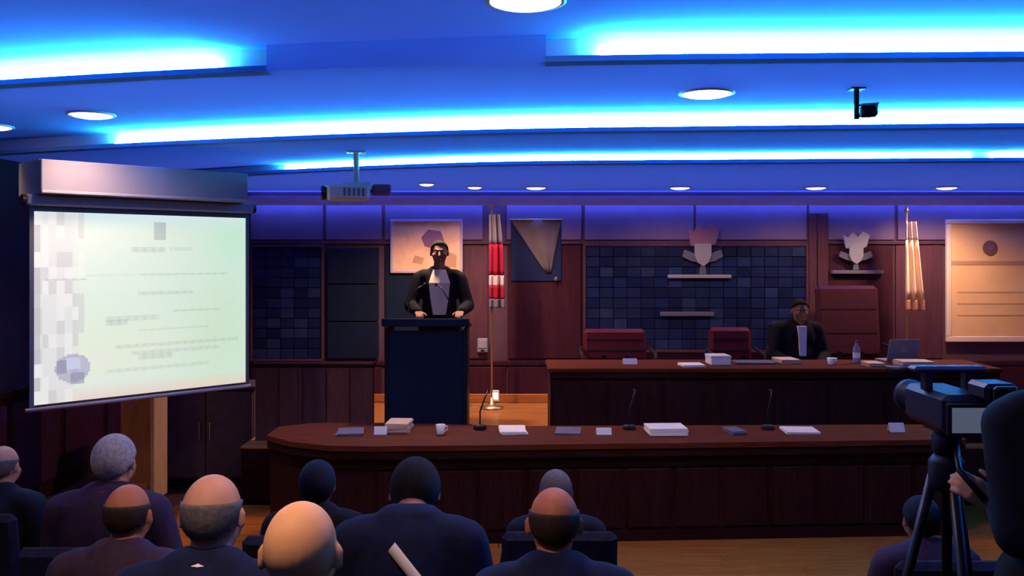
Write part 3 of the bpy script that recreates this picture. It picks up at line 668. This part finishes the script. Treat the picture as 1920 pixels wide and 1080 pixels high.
office_chair('chair of the person seated at the upper desk', X(1497, 9.05), 9.05, DAIS - .0, FACE, 'seat_fabric', .46, .42, 'chairs on the dais')

chair_proto = None
def audience_chair(label, x, y, z, rz=0.0):
    global chair_proto
    if chair_proto:
        return tree_copy(chair_proto, (x, y, z), rz, label)
    t = thing('audience_chair', label, 'chair', (x, y, z), rz, 'dark audience chairs')
    bx('seat', 'seat_fabric', t, -.24, .24, -.20, .26, .40, .465, .025)
    o = MB().box(-.24, .24, -.03, .03, 0, .42, .025).build('backrest', 'seat_fabric', t); o.location = (0, -.215, .47); o.rotation_euler = (R(8), 0, 0)
    for sx in (-1, 1):
        for sy in (-1, 1): MB().tube([(sx * .21, .03 + sy * .20, 0), (sx * .21, .03 + sy * .19, .41)], .013, 8).build('leg', 'black_metal', t, True)
        MB().tube([(sx * .20, -.17, .43), (sx * .20, -.20, .50), (sx * .20, -.235, .66)], .012, 8).build('back_post', 'black_metal', t, True)
    chair_proto = t
    return t

# ------------------------------------------------------------------ people
def ring_cap(A, B, ra, rb, seg=14):
    """tapered capsule as (verts, faces)"""
    A = Vector(A); B = Vector(B); d = B - A; L = d.length
    t = d / L if L > 1e-6 else Vector((0, 0, 1))
    up = Vector((0, 0, 1)) if abs(t.z) < .9 else Vector((1, 0, 0))
    a = t.cross(up).normalized(); b = a.cross(t)
    rows = []
    for k in range(1, 5): th = math.pi / 2 * (1 - k / 4); rows.append((A - t * ra * math.sin(th), ra * math.cos(th)))
    for k in range(0, 4): th = math.pi / 2 * k / 4; rows.append((B + t * rb * math.sin(th), rb * math.cos(th)))
    V = []; Fc = []
    for c, r in rows:
        for k in range(seg):
            w = 2 * math.pi * k / seg; V.append(c + (a * math.cos(w) + b * math.sin(w)) * r)
    n = len(rows)
    for i in range(n - 1):
        for k in range(seg): Fc.append((i * seg + k, i * seg + (k + 1) % seg, (i + 1) * seg + (k + 1) % seg, (i + 1) * seg + k))
    V.append(A - t * ra); V.append(B + t * rb); p = len(V)
    for k in range(seg): Fc.append((p - 2, (k + 1) % seg, k)); Fc.append((p - 1, (n - 1) * seg + k, (n - 1) * seg + (k + 1) % seg))
    return V, Fc
def fuse(name, prims, voxel, m, smooth=4, grow=0.0):
    mb = MB()
    for p in prims:
        if p[0] == 'c': mb.add(*ring_cap(p[1], p[2], p[3] + grow, p[4] + grow))
        else: mb.ell(p[1], tuple(r + grow for r in p[2]), 20, 14)
    me = mb.mesh(name + '_raw', None)
    o = bpy.data.objects.new(name + '_raw', me); COL.objects.link(o)
    md = o.modifiers.new('r', 'REMESH'); md.mode = 'VOXEL'; md.voxel_size = voxel
    sm = o.modifiers.new('s', 'SMOOTH'); sm.factor = .5; sm.iterations = smooth
    dg = bpy.context.evaluated_depsgraph_get(); out = bpy.data.meshes.new_from_object(o.evaluated_get(dg))
    bpy.data.objects.remove(o); bpy.data.meshes.remove(me)
    out.name = name; out.materials.clear()
    if m: out.materials.append(M[m])
    out.polygons.foreach_set('use_smooth', [True] * len(out.polygons))
    return out
def head_prims(c, pitch=0.0, yaw=0.0):
    """c = centre of the skull; face looks to local +y"""
    rot = Matrix.Rotation(yaw, 3, 'Z') @ Matrix.Rotation(pitch, 3, 'X'); c = Vector(c)
    q = lambda x, y, z: tuple(c + rot @ Vector((x, y, z)))
    P = [('e', q(0, -.012, .022), (.076, .094, .092)), ('e', q(0, .018, -.03), (.064, .072, .085)), ('c', q(0, .062, -.10), q(0, .05, -.085), .026, .035),
         ('c', q(0, .088, .008), q(0, .108, -.028), .008, .013), ('c', q(-.03, .076, .026), q(.03, .076, .026), .012, .012),
         ('c', q(-.016, .09, -.062), q(.016, .09, -.062), .009, .009)]
    for s in (-1, 1):
        P += [('c', q(s * .078, -.006, .012), q(s * .082, -.008, -.022), .013, .009), ('c', q(s * .05, .05, -.02), q(s * .04, .055, -.05), .022, .02)]
    return P, q
def hand_prims(Wr, f, n, side, curl=.5, sc=1.0):
    """Wr wrist, f finger direction, n back-of-hand normal, side +1/-1 puts the thumb"""
    Wr = Vector(Wr); f = Vector(f).normalized(); n = Vector(n); n = (n - f * n.dot(f)).normalized(); s = f.cross(n).normalized() * side
    P = []
    for i, (off, ln) in enumerate(((.030, .066), (.010, .075), (-.010, .070), (-.029, .054))):
        k = Wr + f * .088 * sc + s * off * sc
        P.append(('c', tuple(Wr + s * off * .5 * sc + f * .01), tuple(k), .015 * sc, .0115 * sc))
        d = f.copy(); p = k
        for j, fr in enumerate((.45, .32, .23)):
            a = curl * (.5 + .35 * j)
            d = (d * math.cos(a) - n * math.sin(a)).normalized(); nn = p + d * ln * fr * sc * 1.15
            n_ = d.cross(s).normalized()
            P.append(('c', tuple(p), tuple(nn), (.0098 - .001 * j) * sc, (.0090 - .001 * j) * sc)); p = nn
    b0 = Wr + f * .025 * sc + s * .028 * sc; b1 = b0 + (f * .6 + s * .7 - n * .25).normalized() * .04 * sc; b2 = b1 + (f * .85 + s * .15 - n * .4 * curl).normalized() * .045 * sc
    P += [('c', tuple(b0), tuple(b1), .013 * sc, .011 * sc), ('c', tuple(b1), tuple(b2), .0105 * sc, .008 * sc)]
    return P
def hair_mesh(q, kind, m):
    """cap of hair: kept vertices of a shell round the skull"""
    c = Vector(q(0, -.012, .022)); ax = Vector(q(0, 1, 0)) - Vector(q(0, 0, 0)); up = Vector(q(0, 0, 1)) - Vector(q(0, 0, 0)); sd = ax.cross(up)
    mb = MB()
    def loc(x, y, z):
        d = Vector((x, y, z)) - c; return d.dot(sd), d.dot(ax), d.dot(up)
    if kind == 'full': keep = lambda x, y, z: loc(x, y, z)[2] > -.085 + max(0, (loc(x, y, z)[1] + .055)) * 1.02
    elif kind == 'short': keep = lambda x, y, z: loc(x, y, z)[2] > -.055 + max(0, (loc(x, y, z)[1] + .04)) * .98
    elif kind == 'long': keep = lambda x, y, z: loc(x, y, z)[2] > -.12 + max(0, (loc(x, y, z)[1] + .02)) * 1.6
    else: keep = lambda x, y, z: -.075 + max(0, (loc(x, y, z)[1] + .05)) * .9 < loc(x, y, z)[2] < .028 and loc(x, y, z)[1] < .035      # fringe
    rr = (.086, .106, .102) if kind != 'long' else (.095, .112, .115)
    if kind == 'fringe': rr = (.0795, .0975, .0955)
    if kind == 'long': rr = (.090, .108, .108)
    me_ = MB(); me_.ell((0, 0, 0), rr, 36, 26)
    V = [tuple(c + sd * p[0] + ax * p[1] + up * p[2]) for p in me_.v]
    Fc = [f for f in me_.f if all(keep(*V[i]) for i in f)]
    me = mb.add(V, Fc).mesh('hair', m, True, True)
    return me
EYES = {}
def add_face(q, parent, brow):
    for s in (-1, 1):
        e = MB().ell(q(s * .031, .076, .008), (.0125, .009, .009), 14, 10).build('eye', 'eye_white', parent, True)
        MB().ell(q(s * .031, .0845, .008), (.006, .003, .006), 12, 8).build('iris', 'black_plastic', e, True)
        MB().tube([q(s * .014, .089, .027), q(s * .032, .088, .033), q(s * .05, .078, .026)], [.0025, .0035, .002], 8).build('eyebrow', brow, parent, True)
    MB().tube([q(-.024, .094, -.062), q(0, .101, -.060), q(.024, .094, -.062)], [.003, .006, .003], 8).build('mouth', 'lip', parent, True)
SEATED = {}
SETS = {}
def seated_sets(bent=False):
    torso = [('c', (-.09, 0, .53), (.09, 0, .53), .12, .12), ('e', (0, 0, .68), (.155, .11, .2)), ('e', (0, -.012, .86), (.175, .112, .18)), ('c', (-.145, -.015, .955), (.145, -.015, .955), .06, .06), ('c', (-.05, -.01, 1.0), (.05, -.01, 1.0), .05, .05)]
    arms = []; hands = []; legs = []; feet = []
    for s in (-1, 1):
        arms += [('c', (s * .185, -.015, .945), (s * .245, .03, .69), .056, .046), ('c', (s * .245, .03, .69), (s * .145, .255, .635), .044, .030)]
        hands += hand_prims((s * .14, .265, .632), (-s * .25, .95, -.1), (0, .1, 1), -s, .35)
        legs += [('c', (s * .09, .0, .53), (s * .115, .42, .525), .088, .062), ('c', (s * .115, .42, .525), (s * .115, .43, .10), .060, .043)]
        feet += [('c', (s * .115, .42, .055), (s * .13, .56, .04), .042, .034)]
    neck = [('c', (0, -.012, .97), (0, .035, 1.07), .060, .054)] if not bent else [('c', (0, -.012, .97), (0, .10, 1.03), .060, .054)]
    hp, q = head_prims((0, .045, 1.135), R(-8)) if not bent else head_prims((0, .165, 1.055), R(-48))
    return torso, arms, hands, legs, feet, neck, hp, q
def seated_person(label, x, y, zf, rz, skin, hair, hairmat, jacket, collar=True, face=False, scale=1.0, shirt=None, strap=False, group='seated audience', bent=False):
    global SEATED
    SEATED = SETS.setdefault(bent, {})
    if not SEATED:
        torso, arms, hands, legs, feet, neck, hp, q = seated_sets(bent)
        SEATED['body'] = fuse('body', torso + arms + hands + legs + feet + neck + hp, .0075, None, 2)
        SEATED['jacket'] = fuse('jacket', torso + arms, .011, None, 4, .024)
        SEATED['trousers'] = fuse('trousers', legs + [torso[0]], .012, None, 3, .014)
        SEATED['q'] = q
        SEATED['shoe'] = [fuse('shoe', [feet[i], ('c', (s * .115, .40, .045), (s * .135, .60, .035), .045, .038)], .009, None, 2, .01) for i, s in enumerate((-1, 1))]
    q = SEATED['q']
    t = thing('person', label, 'person', (x, y, zf), rz, group); t.scale = (scale,) * 3
    def part(name, key_me, m, par=t):
        me = key_me.copy(); me.materials.append(M[m]); return link(name, me, par)
    b = part('body', SEATED['body'], skin); part('jacket', SEATED['jacket'], 'cloth_' + jacket); part('trousers', SEATED['trousers'], 'cloth_black')
    for s in SEATED['shoe']: part('shoe', s, 'black_plastic')
    if collar:
        V = []; Fc = []; n = 28
        for j, (r, h) in enumerate(((.066, .985), (.064, 1.035), (.071, 1.03), (.080, .985))):
            for k in range(n):
                w = 2 * math.pi * k / n; V.append((r * math.cos(w), -.004 + r * math.sin(w) * .98, h - .012 * math.sin(w)))
        for j in range(3):
            for k in range(n): Fc.append((j * n + k, j * n + (k + 1) % n, (j + 1) * n + (k + 1) % n, (j + 1) * n + k))
        MB().add(V, Fc).build('shirt_collar', 'shirt_white' if collar is True else collar, t, True)
    if hair: h = link('hair', hair_mesh(q, hair, hairmat), t); sd = h.modifiers.new('thick', 'SOLIDIFY'); sd.thickness = .008; sd.offset = -.8
    if shirt:
        MB().add([(-.045, .125, .99), (.045, .125, .99), (.03, .150, .70), (-.03, .150, .70), (-.045, .03, 1.0), (.045, .03, 1.0), (.03, .10, .70), (-.03, .10, .70)],
                 [(0, 1, 2, 3), (4, 5, 1, 0), (7, 6, 5, 4), (3, 2, 6, 7), (0, 3, 7, 4), (1, 5, 6, 2)]).build('shirt_front', shirt, t)
    if face: add_face(q, t, hairmat or 'hair_grey')
    if strap:
        pts = []
        for k in range(9):
            f = k / 8; pts.append((-.04 + .20 * f, -.158 - .012 * math.sin(f * math.pi), .975 - .24 * f))
        n = len(pts); V = [(a - .009, b, c - .012) for a, b, c in pts] + [(a + .009, b, c + .012) for a, b, c in pts] + [(a - .009, b + .02, c - .012) for a, b, c in pts] + [(a + .009, b + .02, c + .012) for a, b, c in pts]
        Fc = []
        for i in range(n - 1):
            for p0, p1 in ((0, n), (n, 3 * n), (3 * n, 2 * n), (2 * n, 0)): Fc.append((p0 + i, p0 + i + 1, p1 + i + 1, p1 + i))
        MB().add(V, Fc).build('shoulder_strap', 'strap_white', t, True)
    return t
TOP = 1.249
TOP_BENT = 1.15
def tier(y): return .42 if y < 2.25 else (.26 if y < 3.15 else (.12 if y < 4.95 else 0.0))
def audience(label, px, ptop, Y, chair=True, rz=0.0, **kw):
    zt = Z(ptop, Y); zf = tier(Y); top = TOP_BENT if kw.get('bent') else TOP; sc = (zt - zf) / top
    sc = max(.80, min(1.08, sc)); z = zt - top * sc
    # seat height follows the person: floor tier under them
    x = X(px, Y)
    p = seated_person(label, x, Y, z, rz, scale=sc, **kw)
    if chair: audience_chair('dark chair of the ' + label, x, Y, z, rz)
    return zf, z
rows = [
 ('person with a bare pink head cut by the left edge', -4, 840, 4.2, dict(skin='skin_pink', hair='fringe', hairmat='hair_darkgrey', jacket='black')),
 ('grey-haired person with a red collar under the projection screen', 206, 822, 3.75, dict(skin='skin_pink', hair='full', hairmat='hair_grey', jacket='plum', collar='cloth_red')),
 ('person with a reddish bare head at the lower left', 230, 915, 2.9, dict(skin='skin_red', hair='fringe', hairmat='hair_brown', jacket='plum', collar=False)),
 ('balding person with pink crown and white collar below the post', 388, 898, 2.42, dict(skin='skin_pink', hair='fringe', hairmat='hair_darkgrey', jacket='navy')),
 ('bald person with a bright orange head in the foreground', 555, 952, 1.80, dict(skin='skin', hair=None, hairmat=None, jacket='black', collar=False)),
 ('black-haired person low in front of the desk\'s left end', 592, 872, 3.9, dict(skin='skin_brown', hair='long', hairmat='hair_blueblack', jacket='black', collar=False)),
 ('bent-over person with a pale strap across the back', 768, 900, 2.95, dict(skin='skin_brown', hair='long', hairmat='hair_black', jacket='navy', collar=False, strap=True, bent=True)),
 ('person with a bald pink crown in the middle foreground', 1040, 922, 2.6, dict(skin='skin_red', hair='fringe', hairmat='hair_brown', jacket='navy', collar=False)),
 ('grey-haired person just beyond the bald pink crown', 1043, 888, 3.95, dict(skin='skin_red', hair='full', hairmat='hair_darkgrey', jacket='black', collar=False)),
 ('dark-haired person at the lower right beside the tripod', 1735, 938, 3.6, dict(skin='skin_brown', hair='full', hairmat='hair_black', jacket='plum', collar=False)),
]
for lb, px, pt, Y, kw in rows: print("TIER", lb[:30], audience(lb, px, pt, Y, **kw))

seated_person('person in a white shirt seated behind the upper desk', X(1497, 8.92), 8.92, Z(562, 8.92) - TOP, FACE, 'skin_brown', 'short', 'hair_black', 'black', True, True, 1.0, 'shirt_white', group='people on the dais')

# lectern and the speaker behind it
LX, LY = X(803, 8.15), 8.15
t = thing('lectern', 'dark blue black lectern in front of the speaker', 'lectern', (LX, LY, DAIS))
lw = .37
bx('front_panel', 'panel_navy', t, -lw + .03, lw - .03, -.22, -.19, .06, .98, .006)
for s in (-1, 1): bx('side_panel', 'black_plastic', t, min(s * lw, s * (lw - .035)), max(s * lw, s * (lw - .035)), -.23, .20, .06, 1.0, .006)
bx('base', 'black_plastic', t, -lw - .03, lw + .03, -.27, .25, 0, .06, .01); bx('shelf', 'black_plastic', t, -lw + .035, lw - .035, -.19, .18, .72, .74)
o = MB().box(-lw - .02, lw + .02, -.27, .24, 0, .03, .008).build('reading_top', 'black_plastic', t); o.location = (0, 0, 1.01); o.rotation_euler = (R(-7), 0, 0)
bx('front_lip', 'panel_navy', o, -lw - .02, lw + .02, -.285, -.27, -.02, .05, .005)
for s in (-1, 1):
    g = MB().tube([(s * .2, .12, 1.02), (s * .19, .10, 1.22), (s * .12, .14, 1.34), (s * .06, .2, 1.38)], .006, 8).build('microphone_stem', 'black_metal', t, True)
    MB().ell((s * .055, .205, 1.382), (.016, .02, .016), 12, 8).build('microphone_head', 'black_plastic', g, True)
t2 = thing('document', 'grey document lying on the left of the lectern top', 'papers', (LX - .21, LY + .0, DAIS + 1.043)); t2.rotation_euler = (R(-7), 0, .1)
for i in range(2): bx('sheet', 'paper', t2, -.08 + .01 * i, .08 + .01 * i, -.11, .11, .001 + i * .004, .0045 + i * .004, .0005)

def standing(label, loc, rz, pose, skin, hairk, hairmat, jacket, shirt=None, H=1.0, tie=None, group=None, face=True, hpitch=0., hyaw=0.):
    t = thing('person', label, 'person', loc, rz, group); t.scale = (H,) * 3
    torso = [('c', (-.08, 0, .95), (.08, 0, .95), .115, .115), ('e', (0, 0, 1.10), (.15, .105, .2)), ('e', (0, -.01, 1.29), (.175, .112, .19)), ('c', (-.15, -.012, 1.40), (.15, -.012, 1.40), .062, .062), ('c', (-.05, -.008, 1.445), (.05, -.008, 1.445), .05, .05)]
    arms = []; hands = []; legs = []; feet = []
    for s, (el, wr, fd, nn, curl) in zip((-1, 1), pose):
        arms += [('c', (s * .188, -.012, 1.385), el, .057, .046), ('c', el, wr, .045, .030)]
        d = (Vector(wr) - Vector(el)).normalized()
        hands += hand_prims(tuple(Vector(wr) + d * .012), fd, nn, -s, curl)
        legs += [('c', (s * .085, 0, .93), (s * .10, .015, .50), .09, .062), ('c', (s * .10, .015, .50), (s * .11, -.02, .10), .058, .042)]
        feet += [('c', (s * .11, -.03, .05), (s * .13, .14, .038), .042, .034)]
    neck = [('c', (0, -.008, 1.42), (0, .01, 1.55), .058, .054)]
    hp, q = head_prims((0, .016, 1.63), hpitch, hyaw)
    me = fuse('body', torso + arms + hands + legs + feet + neck + hp, .006, skin, 2); link('body', me, t)
    link('jacket', fuse('jacket', torso + arms, .011, 'cloth_' + jacket, 4, .017), t)
    link('trousers', fuse('trousers', legs + [torso[0]], .012, 'cloth_black', 3, .013), t)
    for i, s in enumerate((-1, 1)): link('shoe', fuse('shoe', [feet[i], ('c', (s * .11, -.045, .045), (s * .135, .17, .04), .045, .04)], .009, 'black_plastic', 2, .008), t)
    if shirt:
        zs = (1.475, 1.35, 1.2, 1.05); ys = (.075, .132, .138, .140); ws = (.06, .10, .085, .06)
        V = []; 
        for z, yv, w in zip(zs, ys, ws): V += [(-w, yv - .012, z), (0, yv + .012, z), (w, yv - .012, z), (w, yv - .06, z), (-w, yv - .06, z)]
        Fc = []
        for i in range(3):
            for k in range(5): Fc.append((i * 5 + k, i * 5 + (k + 1) % 5, (i + 1) * 5 + (k + 1) % 5, (i + 1) * 5 + k))
        Fc += [(0, 1, 2, 3, 4), (19, 18, 17, 16, 15)]
        MB().add(V, Fc).build('shirt_front', shirt, t)
    if hairk: h = link('hair', hair_mesh(q, hairk, hairmat), t); sd = h.modifiers.new('thick', 'SOLIDIFY'); sd.thickness = .008; sd.offset = -.8
    if face: add_face(q, t, hairmat)
    return t
sp_y = 8.72
sp_h = (Z(452, sp_y) - DAIS) / 1.745
standing('speaker in a dark suit and pale shirt standing behind the lectern', (X(824, sp_y), sp_y, DAIS), FACE + .08,
         [((-.27, .06, 1.13), (-.20, .30, 1.09), (.15, 1, -.12), (0, .1, 1), .3), ((.27, .06, 1.13), (.20, .31, 1.09), (-.15, 1, -.12), (0, .1, 1), .3)],
         'skin_brown', 'short', 'hair_black', 'black', 'shirt_cream', sp_h, group='people on the dais')

# ------------------------------------------------------------------ projector and ceiling camera
pj = thing('ceiling_projector', 'cream projector hanging from the ceiling right of the screen', 'projector', (X(668, 6.8), 6.8, C_H), R(12))
bx('ceiling_plate', 'cream_plastic', pj, -.07, .07, -.07, .07, -.012, 0, .004); MB().tube([(0, 0, -.01), (0, 0, -.24)], .022, 14).build('drop_pole', 'cream_plastic', pj, True)
bx('bracket', 'cream_plastic', pj, -.10, .10, -.06, .06, -.26, -.24, .004)
b = bx('body', 'cream_plastic', pj, -.22, .10, -.15, .15, -.375, -.262, .02)
MB().lathe([(.05, 0), (.055, -.01), (.055, -.04), (.045, -.045), (.001, -.04)], (-.22, -.03, -.32), 20, 'x').build('lens', 'lens_glass', b, True)
for i in range(5): bx('vent_slat', 'grey_plastic', b, -.10 + i * .035, -.085 + i * .035, -.153, -.149, -.35, -.29)
for s in (-1, 1): bx('mount_arm', 'cream_plastic', pj, s * .09 - .012, s * .09 + .012, -.12, .12, -.266, -.258)
bx('cable_box', 'crest_pink', pj, .12, .26, -.07, .07, -.33, -.25, .012); MB().tube([(.10, 0, -.30), (.13, 0, -.30)], .012).build('cable_gland', 'black_plastic', pj)
cy = 4.86
ct = thing('ceiling_camera', 'small dark security camera hanging below the ceiling at the upper right', 'security camera', (X(1606, cy), cy, B_H))
bx('mount_plate', 'camera_body', ct, -.04, .04, -.04, .04, -.01, 0, .003); MB().tube([(0, 0, -.005), (0, 0, -.17)], .014, 12).build('drop_arm', 'camera_body', ct, True)
MB().tube([(0, 0, -.16), (.05, -.01, -.125)], .012, 10).build('swivel', 'camera_body', ct, True)
o = MB().box(-.045, .045, -.09, .07, -.032, .032, .012).build('body', 'camera_body', ct); o.location = (.065, -.01, -.125); o.rotation_euler = (R(12), 0, R(-25))
MB().lathe([(.024, 0), (.026, -.012), (.018, -.014), (.001, -.010)], (0, -.09, 0), 16, 'y').build('lens', 'lens_glass', o, True); bx('sun_hood', 'camera_body', o, -.05, .05, -.115, .075, .032, .038, .002)

# ------------------------------------------------------------------ video camera on a tripod and its operator, right foreground
TY = 2.85; TX = X(1775, TY); TZ = tier(TY)
tp = thing('camera_tripod', 'black tripod carrying the video camera at the right', 'tripod', (TX, TY, TZ))
hz = Z(800, TY) - TZ
for k in range(3):
    a = math.pi / 6 + 2 * math.pi * k / 3
    l = MB().tube([(.04 * math.cos(a), .04 * math.sin(a), hz - .16), (.30 * math.cos(a), .30 * math.sin(a), .02)], [.017, .011], 10).build('leg', 'black_metal', tp, True)
    MB().ell((.30 * math.cos(a), .30 * math.sin(a), .018), (.018, .018, .018), 10, 8).build('rubber_foot', 'black_plastic', l, True)
MB().tube([(0, 0, hz - .5), (0, 0, hz - .05)], .016, 12).build('centre_column', 'black_metal', tp, True); MB().lathe([(.05, 0), (.055, .02), (.055, .09), (.04, .11), (.001, .11)], (0, 0, hz - .20), 18).build('shoulder', 'black_plastic', tp, True)
MB().lathe([(.035, 0), (.045, .02), (.045, .06), (.03, .08), (.001, .08)], (0, 0, hz - .09), 18).build('pan_head', 'black_plastic', tp, True)
HX, HY, HZ = X(1826, 2.66), 2.66, Z(922, 2.66)
MB().tube([(.02, -.02, hz - .05), (HX - TX - .03, HY - TY + .03, HZ - TZ + .06), (HX - TX + .02, HY - TY - .03, HZ - TZ - .02)], .010, 10).build('pan_handle', 'black_metal', tp, True)
bx('quick_plate', 'black_plastic', tp, -.05, .05, -.06, .06, hz - .012, hz, .003)
vc = thing('video_camera', 'dark video camera with a blue top handle on the tripod', 'video camera', (TX, TY, TZ + hz))
bx('body', 'camera_body', vc, -.07, .075, -.13, .16, 0, .12, .018)
MB().lathe([(.045, 0), (.05, .01), (.05, .08), (.056, .085), (.056, .11), (.04, .112), (.001, .10)], (.0, .16, .06), 20, 'y').build('lens', 'black_plastic', vc, True)
h = bx('top_handle', 'camera_handle', vc, -.11, .125, -.02, .04, .175, .195, .008)
for s in (-.06, .07): bx('handle_post', 'camera_body', vc, s - .012, s + .012, -.012, .03, .115, .18, .004)
v_ = bx('viewfinder', 'camera_body', vc, .02, .12, -.2, -.08, .11, .165, .012); bx('eyecup', 'black_plastic', v_, .035, .105, -.225, -.2, .115, .16, .008)
s_ = bx('fold_out_screen', 'black_plastic', vc, -.075, .07, -.162, -.145, .0, .10, .004); bx('screen_glass', 'camera_screen', s_, -.063, .058, -.1645, -.1615, .012, .088)
MB().tube([(-.07, .05, .17), (-.14, .12, .17)], .013, 10).build('microphone', 'black_plastic', vc, True)
OY = 2.45; OX = X(2022, OY); oh = 1.03
rel = lambda p: tuple((Vector(p) - Vector((OX, OY, TZ))) / oh)
standing('camera operator in dark clothes at the right edge of the picture', (OX, OY, TZ), 0.0,
         [((-.215, -.10, 1.12), rel((HX + .075, HY - .02, HZ - .045)), (-.75, .25, .5), (-.3, -1, .35), .9), ((.26, .02, 1.13), (.18, .20, 1.06), (-.5, .8, .0), (.2, .1, 1), .6)],
         'skin_pink', 'short', 'hair_black', 'black', None, oh, face=True)
